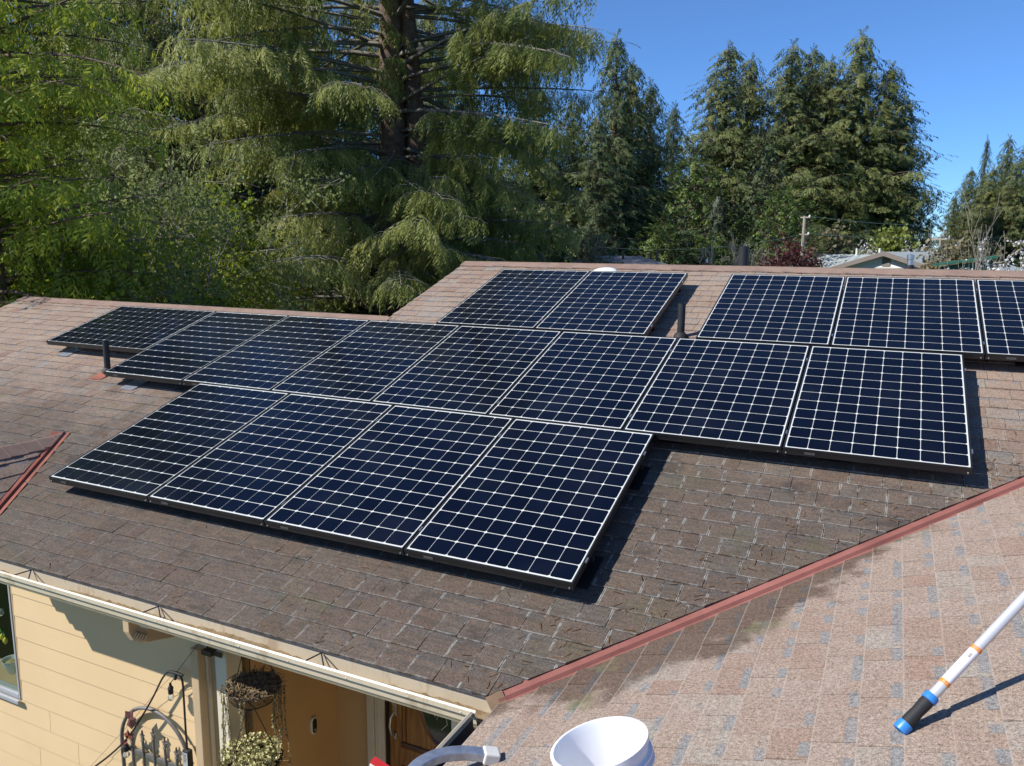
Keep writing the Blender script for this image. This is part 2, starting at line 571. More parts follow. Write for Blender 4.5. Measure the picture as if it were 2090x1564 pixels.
top_u = 11.1 + .001
XCUT = 1.36; XD = .90; VGF = (WY_ - .03 - EY) / CT  # front-left corner, out of view, cut slantwise to shape its shadow on the siding
roof_main = slab("main_roof", [mainP(XCUT, EAVE_V), mainP(VU, EAVE_V), mainP(VU + (RIDGE_LO - EAVE_V) * CT, RIDGE_LO), mainP(XCUT, RIDGE_LO)], .03, house, M_ROOFDECK)
slab("left_roof", [mainP(XCUT - .002, EAVE_V), mainP(XCUT - .002, RIDGE_LO), mainP(RAKE_L, RIDGE_LO), mainP(RAKE_L, EAVE_V + VGF), mainP(XD, EAVE_V + VGF)], .03, house, M_ROOFDECK)
slab("upper_roof", [mainP(RAKE_R, RIDGE_LO), mainP(VU + (RIDGE_LO - EAVE_V) * CT, RIDGE_LO), mainP(VU + (RIDGE_HI - EAVE_V) * CT, RIDGE_HI), mainP(RAKE_R, RIDGE_HI)], .03, house, M_ROOFDECK)
vy = lambda x: EY + (x - VU)
roof_wing = slab("wing_roof", [PL_WING.P(0, 0), PL_WING.P(0, 0) + np.array([0, -7.5, 0]), PL_WING.P(7.5, WING_T), np.array([11.1, vy(11.1), PL_WING.P(0, WING_T)[2]])], .03, house, M_ROOFDECK)
g0 = np.array([AX, AY, GZ]); g1 = np.array([GX, EY, EZ]); GF = WY_ - .04
fgf = (GF - EY) / (AY - EY); gm_ = g1 + (g0 - g1) * fgf
roof_gab = slab("gable_roof", [gm_, g0, np.array([AX, GF, GZ])], .03, house, M_ROOFDECK)
gl = 2 * AX - GX
slab("gable_roof", [np.array([AX, GF, GZ]), g0, np.array([2 * AX - gm_[0], gm_[1], gm_[2]])], .03, house, M_ROOFDECK)
# far slopes behind the ridges
rl = mainP(0, RIDGE_LO); rh = mainP(0, RIDGE_HI)
slab("rear_roof", [(RAKE_R, rl[1], rl[2]), (RAKE_L, rl[1], rl[2]), (RAKE_L, rl[1] + 4.0, rl[2] - 4.0 / 3), (RAKE_R, rl[1] + 4.0, rl[2] - 4.0 / 3)], .03, house, M_SH_GABLE)
slab("rear_roof", [(11.1, rh[1], rh[2]), (RAKE_R, rh[1], rh[2]), (RAKE_R, rh[1] + 5.5, rh[2] - 5.5 / 3), (15.0, rh[1] + 5.5, rh[2] - 5.5 / 3)], .03, house, M_SH_GABLE)

FL_M, FL_W = .060, .036                      # flashing shown on either side of the valley
off = math.sqrt(1 + K * K)
SH = []
hp_main = [(-K, 1, K * VU - FL_M * off)]
for s_ in courses(3, lambda y: RAKE_L, lambda y: 9.6, RIDGE_LO - EAVE_V, hp_main):
    cxm = s_["x"] + s_["w"] / 2; cym = s_["y"] + .07
    if cxm < XCUT and cym < VGF * (1 - max(0, (cxm - XD) / (XCUT - XD))): continue
    SH.append((s_, PL_MAIN, roof_main, M_SH_MAIN))
c_lo = courses(5, lambda y: RAKE_R if y > (RIDGE_LO - EAVE_V) - EXPO * 1.05 else 99, lambda y: 10.6, RIDGE_HI - EAVE_V, hp_main + [(0, 1, -(RIDGE_LO - EAVE_V))])
for s_ in c_lo:
    SH.append((s_, PL_MAIN, roof_main, M_SH_MAIN))
# wing: x runs along -Y, so the valley is x = -y*CT (in plane coordinates)
for s_ in courses(11, lambda y: -6.0, lambda y: 5.0, WING_T, [(1, CT, -FL_W * math.sqrt(1 + CT * CT))]):
    SH.append((s_, PL_WING, roof_wing, M_SH_WING))
gk = 3 * math.sin(GA)
for s_ in courses(17, lambda y: GF - EY, lambda y: 3.0, (GX - AX) / math.cos(GA), [(-1, gk, -.085)]):
    SH.append((s_, PL_GAB, roof_gab, M_SH_GABLE))


def hidden_by_panel(P):
    d = P - CAM
    nrm = np.array([0, -ST, CT]); o = RP(0, 0, 0)
    t = ((o - CAM) @ nrm) / (d @ nrm)
    if not 0 < t < 1: return False
    q = CAM + t * d - o
    u, v = q[0], q[1] * CT + q[2] * ST
    for (pu, pv, ls, *_r) in PANELS:
        w, h = (PH, PW) if ls else (PW, PH)
        if pu < u < pu + w and pv < v < pv + h: return True
    return False


def seen_area(s_, pl):
    pts = [pl.P(a, b) for a, b in s_["poly"]]
    c = sum(pts) / len(pts)
    px, py, z = proj(c)
    if z < .3 or not (0 < px < 2090 and 0 < py < 1564): return 0
    if (CAM - c) @ pl.n < 0 or hidden_by_panel(c): return 0
    if pl is PL_MAIN and -.4 < c[0] < GX - .02 and c[1] < AY: return 0
    q = [proj(p)[:2] for p in pts]
    return abs(sum(q[k][0] * q[k - 1][1] - q[k - 1][0] * q[k][1] for k in range(len(q)))) / 2


order = sorted(range(len(SH)), key=lambda i: -seen_area(SH[i][0], SH[i][1]))
single = set(order[:296])
shared = {}
rest = {}
for i, (s_, pl, par, mat) in enumerate(SH):
    if i in single:
        key = (round(s_["w"], 4), s_["hb"], mat.name, i if not s_["same"] else -1)
        if key not in shared:
            mb = MB(); shingle_geo(s_, mb)
            shared[key] = shingle_build(mb, "shingle", mat, par)
        o = link("shingle", shared[key], par)
        o.matrix_basis = wm(par).inverted() @ pl.M(s_["x"], s_["y"])
    else:
        key = mat.name
        if key not in rest: rest[key] = (MB(), mat, par)
        shingle_geo(s_, rest[key][0], pl)
for key, (mb, mat, par) in rest.items():
    inv = np.array(wm(par).inverted())
    a = np.array(mb.v); mb.v = (a @ inv[:3, :3].T + inv[:3, 3]).tolist()
    o = link("shingle_courses", shingle_build(mb, "shingle_courses", mat, par), par)
    tag(o, kind="stuff")


# ridge caps, one piece after another
def ridge_caps(p0, length, parent, pitch_f=TH, pitch_b=TH, direction=(1, 0, 0), across=(0, -1, 0)):
    d = np.array(direction, float); ac = np.array(across, float)
    up = np.array([0, 0, 1.0]); st = .146; w = .135; n = int(length / st)
    rr = random.Random(int(length * 100))
    mes = []
    for kk in range(4):
        mb = MB(); hh = .010 + .003 * (kk % 2); ww = w + .006 * (kk - 1.5)
        a = lambda t, s_, z: d * t + ac * s_ + up * z
        top = []
        for t, zz in ((0, hh), (st + .03, hh * .35)):
            for s_, z in ((ww * math.cos(pitch_f), -ww * math.sin(pitch_f)), (.02, -.004), (0, .002), (-.02, -.004), (-ww * math.cos(pitch_b), -ww * math.sin(pitch_b))):
                top.append(a(t, s_, z + zz + .012))
        bot = [q - up * (.009) for q in top]
        f = []
        for k in range(4):
            f += [(k, k + 1, 5 + k + 1, 5 + k), (10 + k + 1, 10 + k, 15 + k, 15 + k + 1), (k + 1, k, 10 + k, 10 + k + 1), (5 + k, 5 + k + 1, 15 + k + 1, 15 + k)]
        f += [(0, 5, 15, 10), (4, 14, 19, 9)]
        mb.add(top + bot, f)
        me = bpy.data.meshes.new("ridge_cap"); me.from_pydata(mb.v, [], mb.f); me.materials.append(M_CAP); mes.append(me)
    inv = wm(parent).inverted()
    for i in range(n):
        o = link("ridge_cap", rr.choice(mes), parent)
        q = np.asarray(p0, float) + d * i * st
        o.matrix_basis = inv @ Matrix.Translation(Vector(q))


ridge_caps(mainP(RAKE_L, RIDGE_LO), RAKE_R - RAKE_L + .05, roof_main)
ridge_caps(mainP(RAKE_R, RIDGE_HI), 7.6, roof_main)
ridge_caps((AX, GF, GZ), AY - GF + .12, roof_gab, GA, GA, (0, 1, 0), (1, 0, 0))

# red valley flashing with its raised centre rib
vd = np.array([1, 1, 1 / 3.0]); vd /= np.linalg.norm(vd)
v0 = np.array([VU, EY, EZ]) - vd * .03; v1 = np.array([11.0, vy(11.0), EZ + (11.0 - VU) / 3])
nm = np.array([0, -ST, CT]); nw = np.array([-ST, 0, CT])
am = np.cross(nm, vd); am /= np.linalg.norm(am); am = am if am[1] > 0 else -am     # into the main slope
aw = np.cross(nw, vd); aw /= np.linalg.norm(aw); aw = aw if aw[0] > 0 else -aw     # into the wing slope
upv = (nm + nw) / np.linalg.norm(nm + nw)
sec = [am * .16 - nm * .0045, am * .062 - nm * .0015, am * .016 + nm * .003, upv * .022, aw * .012 + nw * .003, aw * .040 - nw * .0015, aw * .13 - nw * .0045]
mb = MB()
for a, b in zip(sec[:-1], sec[1:]):
    mb.add([v0 + a, v0 + b, v1 + b, v1 + a, v0 + a - upv * .003, v0 + b - upv * .003, v1 + b - upv * .003, v1 + a - upv * .003],
           [(0, 1, 2, 3), (7, 6, 5, 4), (0, 4, 5, 1), (3, 2, 6, 7)])
tag(mb.build("valley_flashing", M_VALLEY, house), "long red metal valley flashing with raised centre rib")
fl = bpy.context.scene.objects[-1] if False else [o_ for o_ in house.children if o_.name.startswith("valley_flashing")][0]
for t_ in (.62, 1.85, 3.1):
    mb = MB()
    for a, b in zip(sec[1:-2], sec[2:-1]):
        A = v0 + vd * t_ + upv * .0012; B = v0 + vd * (t_ + .035) + upv * .0012
        mb.add([A + a, A + b, B + b, B + a, A + a - upv * .003, A + b - upv * .003, B + b - upv * .003, B + a - upv * .003], [(0, 1, 2, 3), (7, 6, 5, 4), (0, 4, 5, 1), (3, 2, 6, 7)])
    mb.build("lap_joint", M_VALLEY, fl)
# copper-red valley of the small gable at the left
gd = g0 - g1; gd /= np.linalg.norm(gd)
ng = PL_GAB.n
bm_ = np.cross(nm, gd); bm_ /= np.linalg.norm(bm_); bm_ = bm_ if bm_[0] > 0 else -bm_
bg_ = np.cross(ng, gd); bg_ /= np.linalg.norm(bg_); bg_ = bg_ if bg_[0] < 0 else -bg_
upg = (nm + ng) / np.linalg.norm(nm + ng)
sec = [bg_ * .10 - ng * .004, bg_ * .05 + ng * .001, bg_ * .016 + ng * .010, upg * .034, bm_ * .014 + nm * .013, bm_ * .055 + nm * .013]
mb = MB(); q0 = gm_ - gd * .02; q1 = g0 + gd * .02
for a, b in zip(sec[:-1], sec[1:]):
    mb.add([q0 + a, q0 + b, q1 + b, q1 + a, q0 + a - upg * .003, q0 + b - upg * .003, q1 + b - upg * .003, q1 + a - upg * .003],
           [(0, 1, 2, 3), (7, 6, 5, 4), (0, 4, 5, 1), (3, 2, 6, 7)])
tag(mb.build("valley_flashing", M_COPPER, house), "copper coloured valley flashing of the small gable")


# fallen needles and bits of twig on the shingles
M_NEEDLE = simple("fallen_needles", (.16, .095, .05), .9, 0, .1, (.08, .05, .03), 40, .9)
mb = MB(); rr = random.Random(91)
for k in range(520):
    if k < 240:
        a_ = rr.uniform(0, 3.4); x_ = VU + a_ - rr.random() ** 2 * .5 - .09; y_ = a_ * K + rr.uniform(.0, .05)
    elif k < 400:
        x_ = rr.uniform(RAKE_L + .1, 2.0); y_ = RIDGE_LO - EAVE_V - rr.random() ** 2 * 1.6 - .1
    else:
        x_ = rr.uniform(1.5, 5.3); y_ = rr.random() ** 1.5 * 1.6 + .03
    if y_ < (x_ - VU) * K + .12: continue
    t_ = rr.uniform(0, 6.28); l_ = rr.uniform(.010, .030); w_ = rr.uniform(.0012, .003)
    dx, dy = math.cos(t_), math.sin(t_)
    mb.add([PL_MAIN.P(x_ - dx * l_ + dy * w_, y_ - dy * l_ - dx * w_, .0125), PL_MAIN.P(x_ + dx * l_ + dy * w_, y_ + dy * l_ - dx * w_, .014), PL_MAIN.P(x_ + dx * l_ - dy * w_, y_ + dy * l_ + dx * w_, .0145), PL_MAIN.P(x_ - dx * l_ - dy * w_, y_ - dy * l_ + dx * w_, .013)], [(0, 1, 2, 3)])
tag(mb.build("needle_litter", M_NEEDLE, roof_main), kind="stuff")

# vent pipes and the white roof vent
def vent_pipe(base, h, r, boot=True, cap=None):
    mb = MB(); mb.lathe([(r * .8, h - .03), (r, h), (r, 0), (r, -.1)][::-1] + [(r * .8, h), (r * .8, h - .05)], base, 20)
    o = mb.build("vent_pipe", M_PIPE, house, 40)
    if boot:
        mb = MB(); mb.lathe([(r * 2.0, .012), (r * 1.75, .03), (r * 1.25, .05), (r * 1.02, .055)], base, 20)
        mb.build("pipe_boot", M_RUBBER, o, 40)
    return o


bp_ = np.array([-0.286, 0.174, 0.0]); pv = (bp_[1] + .049) / CT
b0_ = RP(-0.300, pv, RN)
o = vent_pipe(b0_, .335, .030)
mb = MB()
mb.hexa([PL_MAIN.P(a, b, c) for c in (.011, .0145) for a, b in ((-.37, pv - EAVE_V - .165), (-.21, pv - EAVE_V - .165), (-.21, pv - EAVE_V + .03), (-.37, pv - EAVE_V + .03))])
mb.build("pipe_flashing", M_COPPER, o)
vent_pipe(RP(5.205, 1.885, RN), .31, .033)
pr = ray(1517, 530); tt = (rh[1] + .55 - CAM[1]) / pr[1]; pt = CAM + pr * tt
vent_pipe((pt[0], pt[1], rh[2] - .55 / 3), .42, .057, False)
pr = ray(1858, 535); tt = (rh[1] + .75 - CAM[1]) / pr[1]; pt = CAM + pr * tt
zb = rh[2] - .75 / 3
mb = MB(); mb.lathe([(.028, -.05), (.028, .24), (.040, .245), (.040, .30), (.030, .30), (.030, .36), (.036, .365), (.036, .41), (.0, .42)], (pt[0], pt[1], zb), 16)
o = tag(mb.build("flue_pipe", M_ALU, house, 40), "thin metal flue with a dark band behind the ridge")
mb = MB(); mb.lathe([(.0405, .24), (.0415, .245), (.0415, .30), (.0405, .305)], (pt[0], pt[1], zb), 16); mb.build("flue_band", M_PIPE, o, 40)
mb = MB(); c0 = RP(3.95, 3.47, RN)
mb.lathe([(.15, 0.0), (.15, .02), (.135, .034), (.08, .048), (.0, .052)], c0, 28, ((1, 0, 0), (0, CT, ST), (0, -ST, CT)))
tag(mb.build("roof_vent", M_WHITE, house, 50), "low white dome vent just below the ridge")


# ------------------------------------------------------------------ the house: walls, eaves, porch
WY = -1.72                                   # front wall plane
def z(a): return a + ZO                      # heights were measured from the panel plane


def siding_mat():
    mt, nt, p = nodes("peach_siding")
    geo = N(nt, "NewGeometry")
    f = noise(nt, 1.3, 4, geo.outputs["Position"])
    c = mixc(nt, sstep(nt, f, .3, .7), (.70, .515, .295), (.66, .48, .27))
    f2 = math_(nt, 'MULTIPLY', sstep(nt, noise(nt, 18, 5, geo.outputs["Position"], .7), .62, .8), .25)
    L(nt, mixc(nt, f2, c, (.56, .42, .25)), p.inputs["Base Color"])
    p.inputs["Roughness"].default_value = .62; p.inputs["Specular IOR Level"].default_value = .3
    b = N(nt, "Bump", i_Strength=.12, i_Distance=.004)
    mp = N(nt, "Mapping"); mp.inputs["Scale"].default_value = (1, 1, 14); L(nt, geo.outputs["Position"], mp.inputs[0])
    L(nt, noise(nt, 22, 4, mp.outputs[0], .7), b.inputs["Height"]); L(nt, b.outputs[0], p.inputs["Normal"])
    return mt


M_SIDE = siding_mat()
mb = MB()
mb.box(-4.0, -.25, WY, WY + .12, 0, z(-.97)); mb.box(1.075, 3.06, WY, WY + .12, 0, z(-.97))
mb.box(-.25, 1.075, WY, WY + .12, 0, z(-2.24)); mb.box(-.25, 1.075, WY, WY + .12, z(-1.27), z(-.97))
wall = mb.build("front_wall", M_SIDE, house)
SE = .175
zz = z(-1.36)
rows = [zz - SE * k for k in range(-2, 14)]
for zb in rows:
    if zb < .05: continue
    top = min(zb + SE + .015, z(-.975))
    if top <= zb: continue
    def board(x0, x1):
        b = MB()
        b.hexa([(x0, WY - .011, zb), (x1, WY - .011, zb), (x1, WY - .001, zb), (x0, WY - .001, zb),
                (x0, WY - .0045, top), (x1, WY - .0045, top), (x1, WY - .001, top), (x0, WY - .001, top)])
        b.build("siding_board", M_SIDE, wall)
    inwin = zb + SE > z(-2.22) and zb < z(-1.29)
    if inwin:
        board(1.112, 3.045); board(-4.0, -.28)
    else:
        j = R.uniform(1.2, 2.0) if abs(zb - (z(-2.41) - .0)) > .1 else 1.42
        board(-4.0, j - .002); board(j + .002, 3.045)
# rest of the body
mb = MB()
mb.box(-4.0, -3.88, WY + .12, rl[1] + 3.4, 0, z(-.95)); mb.box(-4.0, 2.4, rl[1] + 3.28, rl[1] + 3.4, 0, z(-.85))
mb.box(2.4, 15.0, rh[1] + 5.0, rh[1] + 5.12, 0, z(-.85))
mb.prism([(RAKE_R + .35, rl[1] - 1.0, z(-.9)), (RAKE_R + .35, rh[1] + 4.9, z(-.9)), (RAKE_R + .35, rh[1], rh[2] - .05), (RAKE_R + .35, rl[1] - 1, rl[2] - .4)], (.1, 0, 0))
mb.prism([(RAKE_L + .12, WY, z(-.97)), (RAKE_L + .12, rl[1] + 3.4, z(-.97)), (RAKE_L + .12, rl[1], rl[2] - .06)], (.1, 0, 0))
mb.prism([(gl + .1, WY - .002, z(-.93)), (GX - .1, WY - .002, z(-.93)), (AX, WY - .002, GZ - .08)], (0, .08, 0))
mb.box(5.85, 5.97, -9, -.70, 0, z(-.9)); mb.box(5.97, 15, -9, -8.88, 0, z(-.5)); mb.box(14.9, 15, -8.88, rh[1] + 5.0, 0, z(-.85))
mb.build("body_wall", M_SIDE, house)
# porch: left return wall, back wall, floor, ceiling
mb = MB(); mb.box(3.18, 3.30, WY + .16, -.58, FLOOR, z(-.97)); mb.build("porch_side_wall", M_STONEW, house)
mb = MB(); mb.box(3.30, 3.615, -.70, -.58, FLOOR, z(-.97)); mb.box(4.80, 5.85, -.70, -.58, FLOOR, z(-.97)); mb.box(3.615, 4.80, -.70, -.58, z(-1.22), z(-.97))
mb.build("porch_back_wall", M_STONEW, house)
mb = MB(); mb.box(3.05, 5.85, -2.1, -.58, 0, FLOOR); mb.build("porch_floor", M_CONCRETE, house, bevel=.01)
mb = MB(); mb.box(1.38, 5.43, EY + .03, -.58, z(-.99), z(-.975)); mb.box(1.40, 5.85, -.62, -.50, z(-.97), z(-.55)); mb.build("soffit", M_SOFFIT, house)
mb = MB(); mb.box(3.045, 3.115, WY - .022, WY + .11, .1, z(-.975))
tag(mb.build("corner_trim", M_CREAM, house, bevel=.003), "cream corner board at the end of the siding")
mb = MB(); mb.box(3.117, 3.17, WY + .005, WY + .16, .1, z(-.975)); mb.build("trim_return", M_TAN, house)
def post(x0, x1, y0, y1):
    mb = MB(); mb.box(x0, x1, y0, y1, FLOOR, z(-.976)); return mb.build("porch_post", M_WPOST, house, bevel=.006)
M_WPOST = simple("post_paint", (.66, .60, .46), .5, 0, .4, (.60, .54, .42), 4)
post(3.195, 3.292, WY - .035, WY + .10)
post(4.925, 5.02, WY - .035, WY + .10)

# fascia, gutters, hangers, downspout
GLY = EY - .128                              # gutter lip
M_GUT = None
def gutter_mat():
    mt, nt, p = nodes("stained_gutter")
    geo = N(nt, "NewGeometry"); pos = geo.outputs["Position"]
    mp = N(nt, "Mapping"); mp.inputs["Scale"].default_value = (9, 3, 2.2); L(nt, pos, mp.inputs[0])
    st = sstep(nt, noise(nt, 1.0, 5, mp.outputs[0], .65), .54, .68)
    st2 = sstep(nt, noise(nt, 5, 5, pos, .6), .48, .7)
    c = mixc(nt, math_(nt, 'MULTIPLY', st2, .35), (.54, .47, .35), (.40, .33, .22))
    c = mixc(nt, math_(nt, 'MULTIPLY', st, .5), c, (.28, .20, .11))
    L(nt, c, p.inputs["Base Color"]); p.inputs["Roughness"].default_value = .42
    return mt
M_GUT = gutter_mat()
mb = MB(); mb.box(1.42, VU + .02, EY + .012, EY + .034, z(-1.0), EZ - .022); mb.build("fascia_board", M_CREAM, house)
mb = MB(); mb.box(VU + .012, VU + .034, -9, EY - .005, z(-1.0), EZ - .022); mb.build("fascia_board", M_CREAM, house)
# cross section (out from the fascia, up) of the K-style trough, as one thick open strip
G_SEC = [(.004, -.012), (.004, -.118), (.098, -.118), (.104, -.104), (.114, -.090), (.116, -.052), (.131, -.046), (.131, -.022), (.123, -.015), (.112, -.022)]
def trough(path_fn, a, b, name, parent):
    inner = []
    for i, (o_, h_) in enumerate(G_SEC):
        p_ = G_SEC[max(i - 1, 0)]; n_ = G_SEC[min(i + 1, len(G_SEC) - 1)]
        tx, tz = n_[0] - p_[0], n_[1] - p_[1]; l_ = math.hypot(tx, tz) + 1e-9
        inner.append((o_ - tz / l_ * .0016 * -1 * -1, h_ + tx / l_ * .0016))
    mb = MB(); n = len(G_SEC)
    pts = [path_fn(t, *g) for t in (a, b) for g in (G_SEC + inner)]
    f = []
    for k in range(n - 1):
        f += [(k, k + 1, 2 * n + k + 1, 2 * n + k), (n + k + 1, n + k, 3 * n + k, 3 * n + k + 1)]
        f += [(k + 1, k, n + k, n + k + 1), (2 * n + k, 2 * n + k + 1, 3 * n + k + 1, 3 * n + k)]
    f += [(0, 2 * n, 3 * n, n), (n - 1, 2 * n - 1, 4 * n - 1, 3 * n - 1)]
    mb.add(pts, f)
    return mb.build(name, M_GUT, parent, 25)
gut = tag(trough(lambda t, o_, h_: np.array([t, EY + .010 - o_, EZ + h_]), 1.47, VU + .005 - .10, "gutter", house), "stained cream gutter along the front eave")
gutw = tag(trough(lambda t, o_, h_: np.array([VU + .010 - o_, t, EZ + h_]), -9, EY - .125, "gutter", house), "shaded gutter of the near wing running towards the viewer")
M_GUT_DARK = simple("dark_gutter_inner", (.045, .045, .05), .85, 0, .2, (.075, .07, .065), 14)  # dark colour for the inner sheet of the wing gutter
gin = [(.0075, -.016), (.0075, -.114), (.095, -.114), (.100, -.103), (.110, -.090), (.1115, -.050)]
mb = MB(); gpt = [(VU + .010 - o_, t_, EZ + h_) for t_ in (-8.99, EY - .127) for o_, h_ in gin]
mb.add(gpt, [(k, k + 1, 6 + k + 1, 6 + k) for k in range(5)]); mb.build("gutter_lining", M_GUT_DARK, gutw)
mb = MB(); zb_ = EZ - .118
mb.box(VU - .095, VU + .006, EY - .118, EY + .006, zb_, zb_ + .002)
mb.box(VU - .095, VU + .006, EY + .004, EY + .006, zb_, EZ - .012); mb.box(VU + .004, VU + .006, EY - .118, EY + .006, zb_, EZ - .012)
mb.build("gutter_corner", M_GUT, gut)
M_CORNERP = simple("worn_metal_patch", (.20, .13, .08), .8, .1, .3, (.12, .075, .045), 14)
mb = MB(); mb.hexa([v0 + vd * a + am * b + upv * c for c in (.008, .011) for a, b in ((-.05, -.05), (-.05, .05), (.035, .055), (.035, -.05))]); mb.build("valley_end_patch", M_CORNERP, house)
# rotted leaves and silt lying in the trough
M_DEBRIS = simple("gutter_silt", (.16, .11, .06), .95, 0, .1, (.30, .23, .14), 30, .8, .6, 80)
mb = MB(); xs = np.linspace(1.48, VU - .02, 150); rows_ = []
rr = random.Random(4)
hh = [.022 + .016 * (math.sin(x * 2.3) + math.sin(x * 5.1 + 1)) * .5 + rr.uniform(-.004, .004) for x in xs]
pts = []
for x, h_ in zip(xs, hh):
    for y_, k_ in ((.003, 1.05), (-.035, .95), (-.085, .8)):
        pts.append((x, EY + y_, EZ - .109 + max(.004, h_ * k_ + rr.uniform(-.003, .003))))
f = [(i * 3 + j, i * 3 + j + 1, i * 3 + j + 4, i * 3 + j + 3) for i in range(149) for j in range(2)]
mb.add(pts, f); tag(mb.build("gutter_silt", M_DEBRIS, gut, 60), kind="stuff")
M_HANG = simple("dark_wire", (.03, .028, .035), .5, .5)
for xa, xc, xb in ((1.915, 1.91, 2.085), (3.095, 3.085, 3.275), (4.30, 4.293, 4.44)):
    mb = MB()
    ap = np.array([xc + .04, EY - .004, EZ - .022]); 
    for xe in (xa, xb):
        mb.tube([np.array([xe, GLY + .014, EZ - .028]), ap], .0042, 6)
    mb.build("gutter_hanger", M_HANG, gut)
for i in range(12):
    xx = 1.6 + i * .33 + R.uniform(-.05, .05)
    mb = MB(); mb.lathe([(.0, .004), (.005, .003), (.006, 0)], (xx, GLY + .008, EZ - .040), 8, ((1, 0, 0), (0, 0, 1), (0, -1, 0))); mb.build("gutter_screw", M_CREAM, gut)
dsx, dsy = 2.93, EY - .045
path = [(dsx, dsy, EZ - .11), (dsx, dsy, EZ - .19), (dsx + .012, dsy + .012, EZ - .225), (dsx + .05, dsy + .05, EZ - .25), (3.02, WY - .075, EZ - .315), (3.045, WY - .05, EZ - .335), (3.05, WY - .045, EZ - .38), (3.05, WY - .045, .25)]
M_SPOUT = simple("downspout_paint", (.52, .39, .24), .45, 0, .5, (.46, .34, .21), 6)
mb = MB(); mb.tube(path[:6], 0, sq=(.038, .026))
ds = tag(mb.build("downspout", M_SPOUT, house, bevel=.004), "tan downspout elbow under the gutter")
for k in range(5):
    a = np.array(path[2]) * (1 - k / 4) + np.array(path[3]) * (k / 4)
    mb = MB(); t = np.array([.6, .6, -.5]); t /= np.linalg.norm(t); mb.tube([a - t * .003, a + t * .003], 0, sq=(.0405, .0285)); mb.build("elbow_crimp", M_SPOUT, ds)
mb = MB(); mb.box(3.035, 3.10, WY - .085, WY - .0235, .25, z(-1.30)); mb.build("downspout_leg", M_SPOUT, ds, bevel=.004)
# dark bracket at the post head where the light string is tied
M_BRONZE = simple("dark_bronze", (.07, .045, .03), .5, .3)
pb = on(430, 1330, 1, WY - .06)
mb = MB(); mb.box(pb[0] - .055, pb[0] + .03, WY - .09, WY - .04, pb[2] - .02, pb[2] + .012); mb.box(pb[0] + .04, pb[0] + .10, WY - .07, WY - .06, pb[2] - .018, pb[2] + .016)
mb.build("eave_bracket", M_BRONZE, house, bevel=.004)

# window with its pane
M_WFR = simple("grey_vinyl", (.36, .37, .38), .4, 0, .5, (.30, .31, .32), 8)
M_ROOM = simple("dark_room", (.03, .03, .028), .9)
mb = MB()
zt, zb, xr, xl = z(-1.27), z(-2.24), 1.085, -.26
for (a, b, c, d) in ((xr - .020, xr, zb, zt), (xl, xl + .020, zb, zt), (xl + .020, xr - .020, zb, zb + .045), (xl + .020, xr - .020, zt - .035, zt)):
    mb.box(a, b, WY - .012, WY + .06, c, d)
win = tag(mb.build("window", M_WFR, house, bevel=.004), "window at the left end of the siding wall")
mb = MB(); mb.box(xl - .02, xr + .02, WY - .045, WY - .0235, zb - .018, zb + .012); mb.build("window_sill", M_WFR, win, bevel=.003)
mb = MB(); mb.box(xr + .001, xr + .022, WY - .006, WY - .002, zb, zt); mb.build("window_casing", M_TAN, win)
gm, nt, p = nodes("window_glass")
out = nt.nodes["Material Output"]; tr = N(nt, "BsdfTransparent"); gl_ = N(nt, "BsdfGlossy", i_Roughness=.015); fr = N(nt, "Fresnel", i_IOR=1.6); mx = N(nt, "MixShader")
tr.inputs[0].default_value = (.85, .9, .87, 1)
L(nt, math_(nt, 'MULTIPLY', fr.outputs[0], math_(nt, 'SUBTRACT', 1.0, N(nt, "NewGeometry").outputs["Backfacing"])), mx.inputs[0]); L(nt, tr.outputs[0], mx.inputs[1]); L(nt, gl_.outputs[0], mx.inputs[2]); L(nt, mx.outputs[0], out.inputs[0])
mb = MB(); mb.box(xl + .020, xr - .020, WY + .004, WY + .010, zb + .045, zt - .035); mb.build("pane", gm, win)
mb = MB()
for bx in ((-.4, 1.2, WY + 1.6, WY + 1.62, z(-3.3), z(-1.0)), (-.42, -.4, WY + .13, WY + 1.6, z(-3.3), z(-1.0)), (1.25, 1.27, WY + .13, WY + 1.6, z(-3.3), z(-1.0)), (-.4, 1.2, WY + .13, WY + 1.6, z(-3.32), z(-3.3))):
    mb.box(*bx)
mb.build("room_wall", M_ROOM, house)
mb = MB(); mb.box(xl, xr, WY + .061, WY + .26, zb + .0, zb + .045); mb.build("inner_sill", M_TAN, win)

# front door
M_WOOD = None
def wood_mat(name, a, b):
    mt, nt, p = nodes(name)
    geo = N(nt, "NewGeometry"); mp = N(nt, "Mapping"); mp.inputs["Scale"].default_value = (18, 18, 1.6); L(nt, geo.outputs["Position"], mp.inputs[0])
    f = noise(nt, 2.2, 6, mp.outputs[0], .65)
    L(nt, mixc(nt, sstep(nt, f, .32, .68), a, b), p.inputs["Base Color"]); p.inputs["Roughness"].default_value = .35
    return mt
M_WOOD = wood_mat("oiled_wood", (.30, .135, .035), (.16, .06, .015))
M_WOODD = wood_mat("dark_wood_moulding", (.10, .04, .012), (.055, .022, .008))
DY = -.66
mb = MB(); mb.box(3.755, 4.665, DY, DY + .045, FLOOR + .02, z(-1.255)); door = tag(mb.build("door", M_WOOD, house, bevel=.003), "wooden front door with an oval leaded window")
oc = np.array([4.20, DY, z(-1.86)]); ow, oh = .175, .44
ring = lambda kx, y_: [(oc[0] + ow * kx * math.cos(t), y_, oc[2] + oh * (1 + (kx - 1) * .42) * math.sin(t)) for t in np.linspace(0, 2 * math.pi, 48, endpoint=False)]
